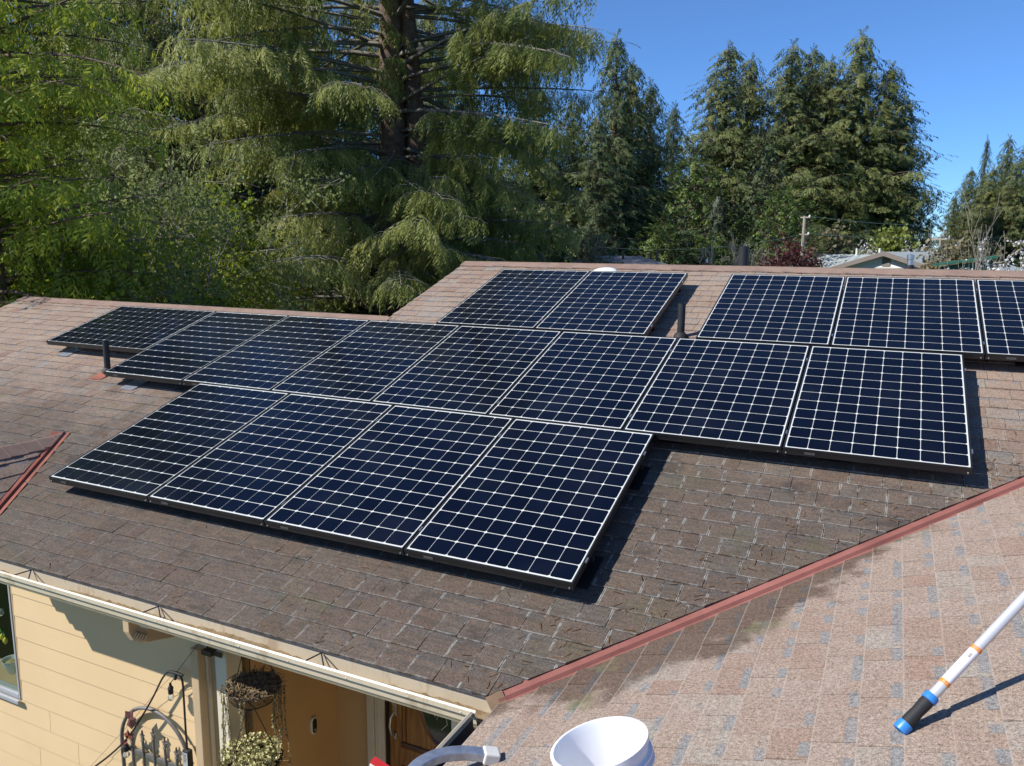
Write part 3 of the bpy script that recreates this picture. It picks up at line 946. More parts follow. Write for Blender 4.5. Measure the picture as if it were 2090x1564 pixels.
def oval_ring(k0, k1, y0, y1):
    mb = MB(); a = ring(k0, y0); b = ring((k0 + k1) / 2, y1); c = ring(k1, y0); n = 48
    mb.add(a + b + c, [(i, (i + 1) % n, n + (i + 1) % n, n + i) for i in range(n)] + [(n + i, n + (i + 1) % n, 2 * n + (i + 1) % n, 2 * n + i) for i in range(n)])
    return mb
oval_ring(.98, 1.22, DY - .001, DY - .018).build("oval_moulding", M_WOODD, door, 60)
mb = MB(); mb.add(ring(1.0, DY - .004) + ring(1.0, DY - .001), [tuple(range(48))[::-1]] + [(i, (i + 1) % 48, 48 + (i + 1) % 48, 48 + i) for i in range(48)])
M_DGL = simple("leaded_dark_glass", (.012, .014, .014), .08, 0, .6, (.03, .035, .03), 22)
mb.build("oval_glass", M_DGL, door)
for (x_, z_, ang, ln) in ((0, -.1, 80, .34), (.02, -.12, 62, .28), (-.05, -.02, 110, .30), (.06, -.2, 30, .14), (-.02, .1, 90, .3), (.03, -.28, 70, .12)):
    c_ = math.radians(ang); a = oc + np.array([x_ - math.cos(c_) * ln / 2, -.007, z_ - math.sin(c_) * ln / 2]); b = oc + np.array([x_ + math.cos(c_) * ln / 2, -.007, z_ + math.sin(c_) * ln / 2])
    mid = (a + b) / 2 + np.array([.03, 0, .0])
    mb = MB(); mb.tube([a, mid, b], .003, 5); mb.build("lead_came", M_ALU, door, 60)
for z0_, z1_ in ((-2.44, -2.395), (-2.63, -2.59)):
    mb = MB(); mb.box(3.86, 4.56, DY - .014, DY - .0005, z(z0_), z(z1_)); mb.build("door_moulding", M_WOODD, door, bevel=.008)
for x_ in (3.868, 3.90):
    mb = MB(); mb.box(x_, x_ + .006, DY - .004, DY - .0005, z(-2.39), z(-1.3)); mb.build("door_groove", M_WOODD, door)
M_NICK = simple("satin_nickel", (.50, .46, .40), .3, .95, .5)
hx = 3.805
mb = MB(); mb.box(hx - .018, hx + .022, DY - .012, DY - .0005, z(-2.20), z(-2.06))
hd = tag(mb.build("door_handle", M_NICK, door, bevel=.005), "satin nickel grip handle with thumb latch")
mb = MB(); mb.box(hx - .012, hx + .018, DY - .012, DY - .0005, z(-2.39), z(-2.335)); mb.build("handle_plate", M_NICK, hd, bevel=.004)
mb = MB(); mb.tube([(hx, DY - .01, z(-2.165)), (hx - .008, DY - .045, z(-2.20)), (hx - .010, DY - .055, z(-2.26)), (hx - .004, DY - .045, z(-2.33)), (hx, DY - .01, z(-2.365))], [.008, .009, .010, .009, .007], 10); mb.build("handle_grip", M_NICK, hd, 60)
mb = MB(); mb.lathe([(.018, 0), (.017, .014), (.0, .016)], (hx + .002, DY - .012, z(-2.09)), 16, ((1, 0, 0), (0, 0, 1), (0, -1, 0))); mb.build("deadbolt", M_NICK, hd, 40)
M_TRIM = simple("trim_paint", (.52, .45, .33), .5)
mb = MB(); mb.box(3.60, 3.66, -.73, -.7005, FLOOR, z(-1.18)); mb.box(3.662, 3.745, -.715, -.64, FLOOR, z(-1.22)); mb.box(4.68, 4.80, -.72, -.64, FLOOR, z(-1.18)); mb.box(3.745, 4.68, -.715, -.64, z(-1.245), z(-1.19))
mb.build("door_frame", M_TRIM, house, bevel=.003)
mb = MB(); mb.box(3.697, 3.703, -.72, -.7155, FLOOR, z(-1.22)); mb.build("door_frame_bead", M_CREAM, house)
mb = MB(); mb.box(3.746, 3.754, -.70, -.645, FLOOR, z(-1.25)); mb.build("door_seal", M_RUBBER, house)


# ------------------------------------------------------------------ solar panels
def mesh_of(mb, name, mat, smooth=None):
    me = bpy.data.meshes.new(name); me.from_pydata(mb.v, [], mb.f); me.materials.append(mat)
    if smooth is not None:
        me.shade_smooth(); me.set_sharp_from_angle(angle=math.radians(smooth))
    return me


FD = .046
mb = MB(); fw = .0100
mb.box(0, PW, 0, fw, -FD, 0); mb.box(0, PW, PH - fw, PH, -FD, 0); mb.box(0, fw, fw, PH - fw, -FD, 0); mb.box(PW - fw, PW, fw, PH - fw, -FD, 0)
mb.box(-.0015, PW + .0015, -.0018, -.0002, -FD, -FD + .006); mb.box(-.0015, PW + .0015, -.0012, -.0002, -.014, -.011)
mb.box(0, PW, fw, .035, -FD, -FD + .002); mb.box(0, PW, PH - .035, PH - fw, -FD, -FD + .002)
ME_FRAME = mesh_of(mb, "frame", M_BLACK)
mb = MB(); mb.box(fw, PW - fw, fw, PH - fw, -.008, -.0026); ME_BACK = mesh_of(mb, "backsheet", M_BACK)
PITCH = .1265; cs = .1226 / 2; ch = .0085
mb = MB()
oct_ = [(-cs + ch, -cs), (cs - ch, -cs), (cs, -cs + ch), (cs, cs - ch), (cs - ch, cs), (-cs + ch, cs), (-cs, cs - ch), (-cs, -cs + ch)]
mb.prism([(a, b * .983, -.0024) for a, b in oct_], (0, 0, .0012)); ME_CELL = mesh_of(mb, "solar_cell", M_CELL)
mb = MB(); mb.box(-.004, PW + .004, -.019, .019, -FD - .046, -FD - .001); ME_RAIL = mesh_of(mb, "mounting_rail", M_BLACK)
mb = MB(); mb.box(-.004, PH + .004, -.019, .019, -FD - .046, -FD - .001); ME_RAILL = mesh_of(mb, "mounting_rail", M_BLACK)
mb = MB(); mb.box(-.02, .02, .0195, .0255, RN + .02, -FD - .004); mb.box(-.02, .02, .0255, .065, RN + .02, RN + .026); ME_FOOT = mesh_of(mb, "mounting_foot", M_ALU)
mb = MB(); mb.box(-.09, .09, -.17, .10, RN + .0125, RN + .0165); ME_FLASH = mesh_of(mb, "foot_flashing", M_GALV); ME_FLASHB = mesh_of(mb, "foot_flashing", M_BLACK)
mb = MB(); mb.lathe([(0, .007), (.0045, .006), (.006, 0)], (0, 0, 0), 8, ((1, 0, 0), (0, 0, 1), (0, -1, 0))); ME_BOLT = mesh_of(mb, "frame_bolt", M_ALU)
mb = MB(); mb.box(-.012, .012, -.002, .0, -.008, .008); ME_TAG = mesh_of(mb, "rating_sticker", simple("grey_sticker", (.09, .088, .085), .6))
mb = MB(); mb.box(.0, PG, -.02, .02, -.012, -.002); ME_CLAMP = mesh_of(mb, "mid_clamp", M_ALU)
c0x = (PW - 7 * PITCH) / 2; c0y = (PH - 11 * PITCH) / 2
for (pu, pv_, ls, lab, grp) in PANELS:
    o3 = RP(pu + (PH if ls else 0), pv_, 0)
    ax_, ay_ = (np.array([0, CT, ST]), np.array([-1.0, 0, 0])) if ls else (np.array([1.0, 0, 0]), np.array([0, CT, ST]))
    nn_ = np.array([0, -ST, CT])
    tilt = R.uniform(-.0012, .0012)
    rt = Matrix(((ax_[0], ay_[0], nn_[0]), (ax_[1], ay_[1], nn_[1]), (ax_[2], ay_[2], nn_[2])))
    e = empty("solar_panel", o3, lab, "solar panel", grp, rt)
    link("frame", ME_FRAME, e); link("backsheet", ME_BACK, e)
    for i in range(8):
        for j in range(12):
            c = link("solar_cell", ME_CELL, e); c.location = (c0x + i * PITCH, c0y + j * PITCH, 0)
    if ls:
        for x_ in (.16, PW - .2):
            r_ = link("mounting_rail", ME_RAILL, e); r_.matrix_basis = Matrix.Translation((x_, 0, 0)) @ Matrix.Rotation(math.pi / 2, 4, 'Z')
            for y_ in (.25, 1.3):
                f_ = link("mounting_foot", ME_FOOT, e); f_.matrix_basis = Matrix.Translation((x_ - .04, y_, 0)) @ Matrix.Rotation(-math.pi / 2, 4, 'Z')
                g_ = link("foot_flashing", ME_FLASH, f_)
        for y_ in (.02, PH - .02):
            b_ = link("frame_bolt", ME_BOLT, e); b_.matrix_basis = Matrix.Translation((-.001, y_, -.035)) @ Matrix.Rotation(-math.pi / 2, 4, 'Z')
    else:
        lo_ = .12 if "leftmost upright" in lab else .30
        for y_ in (lo_, PH - .30):
            r_ = link("mounting_rail", ME_RAIL, e); r_.location = (0, y_, 0)
            f_ = link("mounting_foot", ME_FOOT, e); f_.location = (.30 if pv_ > -.5 else .98, y_, 0)
            link("foot_flashing", ME_FLASH if lo_ < .2 else ME_FLASHB, f_)
        for x_ in (.02, PW - .02):
            b_ = link("frame_bolt", ME_BOLT, e); b_.location = (x_, -.001, -.034)
        s_ = link("rating_sticker", ME_TAG, e); s_.location = (.16, -.0004, -.026); s_.scale = (2.6, 1, 1)
        for y_ in (.20, PH - .25):
            k_ = link("mid_clamp", ME_CLAMP, e); k_.location = (PW, y_, 0)

# ------------------------------------------------------------------ things at the porch and on the near roof
M_DEVW = simple("device_white", (.62, .60, .56), .35); M_DEVB = simple("device_black", (.01, .01, .011), .12)
db = on(638, 1480, 0, 3.3006)
def pill(cx, cy, cz, hw, hh, d0, d1):
    pts = []
    for k in range(24):
        t = 2 * math.pi * k / 24
        pts.append((cx + d0, cy + hw * math.cos(t), cz + (hh - hw) * (1 if math.sin(t) >= 0 else -1) + hw * math.sin(t)))
    m_ = MB(); m_.prism(pts, (d1 - d0, 0, 0)); return m_
bell = empty("doorbell", db, "white and black oval video doorbell on the porch wall", "doorbell")
pill(3.3008, db[1], db[2], .030, .066, 0, .018).build("casing", M_DEVW, bell, bevel=.003)
pill(3.3008, db[1], db[2], .021, .055, .0182, .023).build("face", M_DEVB, bell)
mb = MB(); mb.lathe([(.010, 0), (.010, .002), (0, .0025)], (3.3008 + .0232, db[1], db[2] - .032), 14, ((0, 1, 0), (0, 0, 1), (1, 0, 0))); mb.build("button", M_ALU, bell, 40)

# iron garden trellis with picket finials against the wall
TY = WY - .055
M_IRON = simple("weathered_iron", (.13, .125, .12), .6, .3, .4, (.20, .19, .18), 25, .8)
tc = on(318, 1500, 1, TY); tcx = 2.605; tzs = z(-2.19); tr_ = .325
tre = empty("garden_trellis", (tcx, TY, 0), "grey iron arched trellis with spear finials against the siding", "trellis")
mb = MB(); mb.tube([(tcx - tr_, TY, .05), (tcx - tr_, TY, tzs)] + [(tcx - tr_ * math.cos(t), TY, tzs + tr_ * math.sin(t)) for t in np.linspace(0, math.pi, 28)] + [(tcx + tr_, TY, tzs), (tcx + tr_, TY, .05)], .013, 8)
mb.build("arch", M_IRON, tre, 60)
for zz_ in (tzs - .035, tzs - .75):
    mb = MB(); mb.tube([(tcx - tr_, TY, zz_), (tcx + tr_, TY, zz_)], 0, sq=(.011, .014)); mb.build("crossbar", M_IRON, tre)
for k, hgt in enumerate((.07, .11, .155, .12, .08)):
    px_ = tcx - .205 + k * .1075
    mb = MB(); ztop = tzs - .035 + hgt
    mb.tube([(px_, TY - .012, .10), (px_, TY - .012, ztop)], .0095, 8)
    o = mb.build("picket", M_IRON, tre, 60)
    mb = MB(); zf = ztop
    star = []
    for q in range(10):
        t = math.pi / 2 + q * math.pi / 5; rr_ = (.024, .010)[q % 2] * (1 if q else 1.8)
        star.append((px_ + rr_ * math.cos(t), TY - .018, zf + .032 + rr_ * math.sin(t)))
    mb.prism(star, (0, .012, 0)); mb.lathe([(.012, -.004), (.016, .0), (.012, .006), (.008, .014)], (px_, TY - .012, zf), 8)
    mb.build("finial", M_IRON, o)

# string lights
M_CABLE = simple("black_cable", (.012, .012, .014), .55)
LYP = WY - .085
def lp(px, py, dy=0): return on(px, py, 1, LYP + dy)
stl = empty("string_lights", lp(360, 1376), "black string lights with clear bulbs hung from the eave", "string lights")
def spline(pts, n=8):
    P_ = [np.asarray(p, float) for p in pts]; out_ = []
    for i in range(len(P_) - 1):
        p0 = P_[max(i - 1, 0)]; p1 = P_[i]; p2 = P_[i + 1]; p3 = P_[min(i + 2, len(P_) - 1)]
        for k in range(n):
            t = k / n
            out_.append(.5 * ((2 * p1) + (-p0 + p2) * t + (2 * p0 - 5 * p1 + 4 * p2 - p3) * t * t + (-p0 + 3 * p1 - 3 * p2 + p3) * t ** 3))
    out_.append(P_[-1]); return out_
mb = MB(); mb.tube(spline([lp(358, 1374), lp(346, 1371), lp(332, 1384), (lp(312, 1424)), lp(290, 1462), lp(262, 1504), lp(226, 1540), lp(170, 1582), lp(90, 1640), lp(-20, 1700)]), .0068, 6); mb.build("cable", M_CABLE, stl, 60)
mb = MB(); mb.tube(spline([lp(360, 1375), lp(368, 1380), lp(373, 1396), lp(376, 1440), lp(379, 1490), lp(382, 1528)]), .0068, 6); mb.build("cable", M_CABLE, stl, 60)
mb = MB(); mb.tube([lp(360, 1373), on(404, 1315, 1, WY - .11)], .0018, 5); mb.build("tie_wire", M_CABLE, stl)
mb = MB(); mb.tube(spline([lp(355, 1376), lp(318, 1414, .03), lp(262, 1480, .04), lp(186, 1564, .04), lp(120, 1640, .04)]), .0012, 5); mb.build("guy_wire", simple("rusty_wire", (.10, .035, .02), .7), stl)
a_, b_ = lp(346, 1371), lp(373, 1379)
mb = MB(); mb.tube([a_, (a_ + b_) / 2 + np.array([0, 0, .004]), b_], [.008, .012, .008], 8); mb.tube([(a_ + b_) / 2, (a_ + b_) / 2 + np.array([-.012, 0, -.045])], [.012, .009], 8); mb.build("junction", M_RUBBER, stl, 60)
M_BULB, nt, p = nodes("clear_bulb")
p.inputs["Base Color"].default_value = (.95, .97, 1, 1); p.inputs["Transmission Weight"].default_value = .85; p.inputs["Roughness"].default_value = .05; p.inputs["IOR"].default_value = 1.3
for (bx, by, top) in ((348, 1404, (354, 1386)), (257, 1522, (256, 1510))):
    q = lp(bx, by)
    mb = MB(); mb.tube([lp(*top), q + np.array([0, 0, .03])], .003, 5)
    mb.lathe([(.006, .035), (.009, .02), (.010, .012), (.017, .004), (.019, -.006), (.0165, -.009), (.0165, -.040), (.0, -.041)], q, 14)
    s_ = mb.build("lamp_socket", M_RUBBER, stl, 40)
    mb = MB(); mb.lathe([(.0135, -.040), (.016, -.048), (.022, -.062), (.0225, -.073), (.017, -.084), (.008, -.090), (.0, -.091)], q, 16); mb.build("bulb", M_BULB, s_, 60)
q = lp(383, 1545)
mb = MB(); mb.box(q[0] - .028, q[0] + .030, q[1] - .02, q[1] + .02, q[2] - .10, q[2] + .055); bx_ = mb.build("controller_box", M_RUBBER, stl, bevel=.008)
mb = MB(); mb.box(q[0] - .018, q[0] + .022, q[1] - .0225, q[1] - .0205, q[2] - .09, q[2] + .04); lb = mb.build("printed_label", simple("grey_label", (.40, .41, .42), .5), bx_)
mb = MB()
for k in range(5): mb.box(q[0] - .012, q[0] + (.014, .008, .016, .010, .004)[k], q[1] - .0236, q[1] - .0228, q[2] + .026 - k * .013, q[2] + .030 - k * .013)
mb.build("label_lines", M_RUBBER, lb)
# dry maple leaves caught on the string
M_LEAF = simple("dry_purple_leaf", (.075, .030, .034), .8, 0, .15, (.13, .06, .05), 30, .9)
M_LEAF2 = simple("dry_red_leaf", (.17, .045, .03), .8, 0, .15, (.11, .04, .03), 30, .9)
def maple(q, size, mt, rz, name_lab):
    pts = []; rr_ = random.Random(int(size * 1000))
    for k in range(14):
        t = 2 * math.pi * k / 14; r_ = size * ((1.0, .62)[k % 2] * rr_.uniform(.8, 1.1))
        pts.append((r_ * math.cos(t + rz), -.012 * math.cos(3 * t) - .005, r_ * math.sin(t + rz)))
    m_ = MB(); top_ = [np.array(q) + np.array(v_) for v_ in pts]; ctr = np.array(q) + np.array([0, -.012, 0])
    m_.add([ctr] + top_ + [ctr + np.array([0, .002, 0])] + [v_ + np.array([0, .002, 0]) for v_ in top_],
           [(0, 1 + k, 1 + (k + 1) % 14) for k in range(14)] + [(15, 16 + (k + 1) % 14, 16 + k) for k in range(14)] + [(1 + k, 16 + k, 16 + (k + 1) % 14, 1 + (k + 1) % 14) for k in range(14)])
    return tag(m_.build("dry_leaf", mt), name_lab, "leaf", "dry leaves on the light string")
maple(lp(268, 1468, -.02), .078, M_LEAF, .4, "large purple dried maple leaf on the black light string")
maple(lp(264, 1500, -.015), .046, M_LEAF2, 1.3, "small reddish dried leaf below the purple leaf")
maple(lp(256, 1516, .0), .030, M_LEAF2, 2.2, "small pale red dried leaf beside the lower lamp socket")

# hanging baskets
M_COIR = simple("coir_liner", (.22, .14, .07), .95, 0, .1, (.13, .08, .04), 40, .9, .8, 60)
M_DRY = simple("dry_stems", (.30, .22, .12), .9, 0, .1, (.09, .07, .05), 40, .9)
M_TRAIL = simple("trailing_leaves", (.26, .23, .11), .8, 0, .2, (.15, .14, .06), 50, .9)
M_PALE = simple("pale_succulent", (.62, .58, .30), .6, 0, .3, (.46, .44, .20), 40, .9)
BY = -1.87
def basket(c, r, dep, lab, hang_z, fill, seed):
    rr_ = random.Random(seed)
    e = empty("hanging_basket", (c[0], c[1], c[2] - dep), lab, "hanging basket")
    mb = MB(); prof = [(r * math.cos(t), -dep * math.sin(t)) for t in np.linspace(0, math.pi / 2 * .96, 8)]
    mb.lathe(prof, c, 22, cap1=True); mb.lathe([(r * .93, .0), (r * .9, -.03), (.001, -.035)], c, 22); mb.build("coir_bowl", M_COIR, e, 60)
    mb = MB()
    mb.tube([(c[0] + r * 1.02 * math.cos(t), c[1] + r * 1.02 * math.sin(t), c[2]) for t in np.linspace(0, 2 * math.pi, 25)], .004, 5)
    mb.tube([(c[0] + r * .8 * math.cos(t), c[1] + r * .8 * math.sin(t), c[2] - dep * .62) for t in np.linspace(0, 2 * math.pi, 25)], .003, 5)
    for k in range(12):
        t = 2 * math.pi * k / 12
        mb.tube([(c[0] + 1.02 * r * math.cos(s2) * math.cos(t + s2 * .5), c[1] + 1.02 * r * math.cos(s2) * math.sin(t + s2 * .5), c[2] - dep * 1.02 * math.sin(s2)) for s2 in np.linspace(0, 1.4, 6)], .0025, 4)
    mb.build("wire_frame", M_RUBBER, e)
    for k in range(3):
        t = 2 * math.pi * k / 3 + .4
        mb = MB(); mb.tube([(c[0] + r * math.cos(t), c[1] + r * math.sin(t), c[2]), (c[0] + .02 * math.cos(t), c[1] + .02 * math.sin(t), hang_z)], .003, 5); mb.build("hanging_wire", M_RUBBER, e)
    mb = MB(); ml = MB()
    for k in range(520 if fill == 'dry' else 110):
        t = rr_.uniform(0, 6.28); q = r * math.sqrt(rr_.random()) * 1.02
        p0 = np.array([c[0] + q * math.cos(t) * .9, c[1] + q * math.sin(t) * .9, c[2] - .01])
        p1 = p0 + np.array([rr_.uniform(-.05, .05), rr_.uniform(-.05, .05), rr_.uniform(.005, .045)])
        p2 = p1 + np.array([rr_.uniform(-.06, .06), rr_.uniform(-.06, .06), rr_.uniform(-.03, .015)])
        mb.tube([p0, p1, p2], [.003, .0025, .0015], 4)
    tag(mb.build("dry_growth", M_DRY, e), kind="stuff")
    mb = MB()
    for k in range(26 if fill == 'dry' else 12):
        t = rr_.uniform(0, 6.28) if k > 6 else rr_.uniform(2.2, 4.6)
        ln = rr_.uniform(.12, .55) * (1 if fill == 'dry' else .6)
        p0 = np.array([c[0] + r * math.cos(t), c[1] + r * math.sin(t), c[2]])
        pts = [p0, p0 + np.array([.03 * math.cos(t), .03 * math.sin(t), .01])]
        for s2 in range(1, 7):
            pts.append(pts[-1] + np.array([rr_.uniform(-.010, .010), rr_.uniform(-.010, .010), -ln / 6]))
        mb.tube(pts, .0022, 4)
        for q_ in range(int(ln * 150)):
            f = rr_.uniform(1, len(pts) - 1.01); i_ = int(f); p_ = pts[i_] + (pts[i_ + 1] - pts[i_]) * (f - i_)
            d1 = np.array([rr_.uniform(-1, 1), rr_.uniform(-1, 1), rr_.uniform(-.6, .4)]) * .009; d2 = np.cross(d1, [0, 0, 1]) * .6 + np.array([0, 0, .003])
            ml.add([p_, p_ + d1 * .6 + d2, p_ + d1 * 1.4, p_ + d1 * .6 - d2], [(0, 1, 2, 3)])
    tag(mb.build("trailing_stems", M_DRY, e), kind="stuff"); tag(ml.build("trailing_leaves", M_TRAIL, e), kind="stuff")
    if fill != 'dry':
        mb = MB()
        for k in range(420):
            t = rr_.uniform(0, 6.28); q = r * math.sqrt(rr_.random())
            p_ = np.array([c[0] + q * math.cos(t), c[1] + q * math.sin(t), c[2] + rr_.uniform(.0, .06)])
            for _q in range(6):
                d1 = np.array([rr_.gauss(0, 1), rr_.gauss(0, 1), rr_.uniform(.1, 1.2)]); d1 /= np.linalg.norm(d1); l_ = rr_.uniform(.012, .024)
                d2 = np.cross(d1, [rr_.gauss(0, 1), rr_.gauss(0, 1), rr_.gauss(0, 1)]); d2 = d2 / (np.linalg.norm(d2) + 1e-9) * l_ * .36
                mb.add([p_, p_ + d1 * l_ * .55 + d2, p_ + d1 * l_, p_ + d1 * l_ * .55 - d2], [(0, 1, 2, 3)])
        tag(mb.build("succulent_clumps", M_PALE, e, 60), kind="stuff")
basket(on(518, 1400, 1, BY), .155, .125, "upper hanging basket of dry brown stems at the porch post", z(-.99), 'dry', 5)
b2 = on(515, 1548, 1, BY)
basket(b2, .175, .14, "lower hanging basket with pale yellow succulents", on(518, 1400, 1, BY)[2] - .14, 'pale', 9)

# things seen through the window
M_PORC = simple("white_porcelain", (.75, .78, .80), .15); M_LEM = simple("lemon_yellow", (.75, .62, .05), .35); M_GRN = simple("leaf_green", (.08, .30, .05), .5)
wy_ = WY + .10
c = on(24, 1352, 1, wy_); c[2] -= .02
e = empty("window_bowl", (c[0], c[1], c[2] - .12), "white cone bowl of pebbles behind the window pane", "bowl")
mb = MB(); mb.lathe([(.072, .05), (.060, .02), (.022, -.075), (.004, -.085), (.018, -.07), (.054, .02), (.068, .049), (.072, .05)], c, 24); mb.build("bowl", M_PORC, e, 50)
mb = MB(); mb.lathe([(.056, .022), (.03, .034), (0, .036)], c, 16); mb.build("pebbles", simple("pebbles", (.45, .36, .16), .7, 0, .3, (.16, .12, .05), 90, 1.0), e, 60)
for i, (px_, py_) in enumerate(((4, 1300), (11, 1308))):
    q = on(px_, py_, 1, wy_ - .02)
    mb = MB(); mb.lathe([(0, .030), (.006, .026), (.017, .012), (.018, -.006), (.008, -.024), (.004, -.029), (0, -.030)], q, 14)
    o = mb.build("lemon_ornament", M_LEM, None, 60); tag(o, ("yellow lemon ornament nearer the glass edge, left one of two" if i == 0 else "yellow lemon ornament in the window, right one of two"), "ornament", "lemon ornaments in the window")
    mb = MB(); mb.prism([q + np.array(v_) for v_ in ((0, 0, .028), (-.018, 0, .045), (-.022, 0, .075), (-.004, 0, .05))], (0, .003, 0)); mb.build("leaf", M_GRN, o)
q = on(2, 1250, 1, wy_ - .02)
mb = MB(); mb.lathe([(0, .03), (.015, .026), (.027, .012), (.027, -.012), (.015, -.026), (0, -.03)], q, 18); tag(mb.build("glass_ball", M_BULB, None, 80), "clear glass ball hanging in the window", "ornament")

# bucket
NR = np.array([-ST, 0, CT]); rim = np.array([6.1915, -3.0355, -.2525 + ZO]); hb_ = (rim - np.array([VU, EY, EZ])) @ NR - .008
BX = (np.array([CT, 0, ST]), np.array([0, 1.0, 0]), NR); base = rim - NR * hb_
M_PLAST, nt, p = nodes("white_plastic")
p.inputs["Base Color"].default_value = (.80, .81, .84, 1); p.inputs["Roughness"].default_value = .32; p.inputs["Subsurface Weight"].default_value = .15; p.inputs["Subsurface Radius"].default_value = (.02, .02, .02); p.inputs["Subsurface Scale"].default_value = .5
geo = N(nt, "NewGeometry")
L(nt, mixc(nt, math_(nt, 'MULTIPLY', sstep(nt, noise(nt, 16, 5, geo.outputs["Position"], .7), .60, .75), .35), (.80, .81, .84), (.48, .50, .60)), p.inputs["Base Color"])
e = empty("bucket", base, "open white plastic bucket standing on the near roof", "bucket")
r1, r0 = .150, .136
mb = MB()
prof = [(0, 0), (r0 - .006, 0), (r0, .006)] + [(r0 + (r1 - .008 - r0) * t, hb_ * t) for t in (.3, .62)] 
for zt_ in (.78, .85): prof += [(r1 - .010, hb_ * zt_ - .012), (r1 + .004, hb_ * zt_ - .008), (r1 + .004, hb_ * zt_ - .002), (r1 - .008, hb_ * zt_ + .002)]
prof += [(r1 - .006, hb_ * .94), (r1 + .004, hb_ * .95), (r1 + .004, hb_ * .995), (r1, hb_), (r1 - .006, hb_), (r1 - .010, hb_ * .93), (r0 - .004, .012), (0, .010)]
mb.lathe(prof, base, 48, BX); mb.build("pail", M_PLAST, e, 35)
mb = MB()
hpts = [base + NR * (hb_ * .80 - .13 * math.sin(t)) + BX[0] * (r1 + .008) * math.cos(t) * .3 + BX[1] * (-(r1 + .012) * 1.0) * (math.cos(t)) + BX[0] * (r1 + .02) * math.sin(t) for t in np.linspace(0, math.pi, 20)]
mb.tube(hpts, .0022, 6); mb.build("wire_handle", M_ALU, e, 60)
for s_ in (-1, 1):
    mb = MB(); q = base + NR * hb_ * .80 + BX[1] * s_ * (r1 + .004) ; mb.lathe([(.018, -.006), (.018, .008), (.008, .010), (0, .010)], q, 14, (BX[0], NR, BX[1] * s_)); mb.build("handle_ear", M_PLAST, e, 40)

# extension pole
p0 = np.array([7.041, -2.462, -.308 + ZO]) + NR * .024; p1 = np.array([7.361, -2.155, .0935 + ZO]); pd = (p1 - p0) / np.linalg.norm(p1 - p0)
pe = empty("extension_pole", p0, "white telescopic pole with blue and black grip on the near roof", "pole")
M_POLE = simple("brushed_white_aluminium", (.66, .67, .69), .3, .35, .5, (.60, .61, .64), 8); M_BLUE = simple("blue_plastic", (.035, .22, .62), .38, 0, .5, (.03, .18, .52), 12)
M_ORNG = simple("orange_band", (.80, .24, .02), .45, 0, .4, (.82, .30, .04), 10); M_LBL = simple("white_paper_label", (.78, .77, .80), .5)
xa = np.cross(pd, [0, 0, 1]); xa /= np.linalg.norm(xa); xb = np.cross(xa, pd); PAX = (xa, xb, pd)
def ringp(name, prof, mat, par, k=24):
    m_ = MB(); m_.lathe(prof, p0, k, PAX); return m_.build(name, mat, par, 40)
st_ = -.018
ringp("pole_tube", [(.0165, .10), (.0165, 2.2), (.0, 2.201)], M_POLE, pe)
ringp("grip", [(.0205, .008), (.0215, .03), (.0195, .06), (.0215, .10), (.0205, .113)], M_RUBBER, pe)
ringp("end_cap", [(.012, st_ - .004), (.0225, st_ - .006), (.0245, st_), (.0235, .009), (.0195, .010)], M_BLUE, pe)
ringp("end_socket", [(.0, st_ + .008), (.012, st_ + .006), (.012, st_ - .0042)], M_RUBBER, pe)
ringp("collar", [(.0205, .112), (.0245, .114), (.0235, .132), (.0215, .137), (.0166, .138)], M_BLUE, pe)
ringp("paper_label", [(.0166, .190), (.0171, .1905), (.0171, .352), (.0166, .3525)], M_LBL, pe)
ob1 = ringp("length_band", [(.0168, .186), (.0175, .1865), (.0175, .2005), (.0168, .201)], M_ORNG, pe)
ob2 = ringp("length_band", [(.0168, .340), (.0175, .3405), (.0175, .3545), (.0168, .355)], M_ORNG, pe)
tc_ = (CAM - p0); tc_ -= pd * (tc_ @ pd); tc_ /= np.linalg.norm(tc_)
side = np.cross(tc_, pd)
def text_on(s, at_, par, size):
    cu = bpy.data.curves.new("printed_length", 'FONT'); cu.body = s; cu.size = size; cu.align_x = 'CENTER'; cu.align_y = 'CENTER'; cu.extrude = .0001
    to = bpy.data.objects.new("tmp", cu); COL.link(to)
    dg = bpy.context.evaluated_depsgraph_get(); me = bpy.data.meshes.new_from_object(to.evaluated_get(dg)); bpy.data.objects.remove(to)
    vs = np.array([v.co for v in me.vertices]); r_ = .0178
    org = p0 + pd * at_
    rd = -side
    w = []
    for x_, y_, _z in vs:
        a = x_ / r_; w.append(org + pd * y_ + (tc_ * math.cos(a) + rd * math.sin(a)) * r_)
    inv = np.array(wm(par).inverted()); w = np.array(w) @ inv[:3, :3].T + inv[:3, 3]
    me.vertices.foreach_set("co", w.astype(np.float32).ravel()); me.update(); me.materials.clear(); me.materials.append(M_LBL)
    link("printed_length", me, par)
text_on("16 ft", .1935, ob1, .012); text_on("4.9 m", .3475, ob2, .012)
mb = MB()
for k in range(7):
    for j in range(6):
        a = -.35 + j * .09; r_ = .0173; q = p0 + pd * (.322 - k * .0025) + (tc_ * math.cos(a) - side * math.sin(a)) * r_
        mb.tube([q, q + pd * .0016], .0006, 4)
mb.build("label_bars", M_IRON, pe)

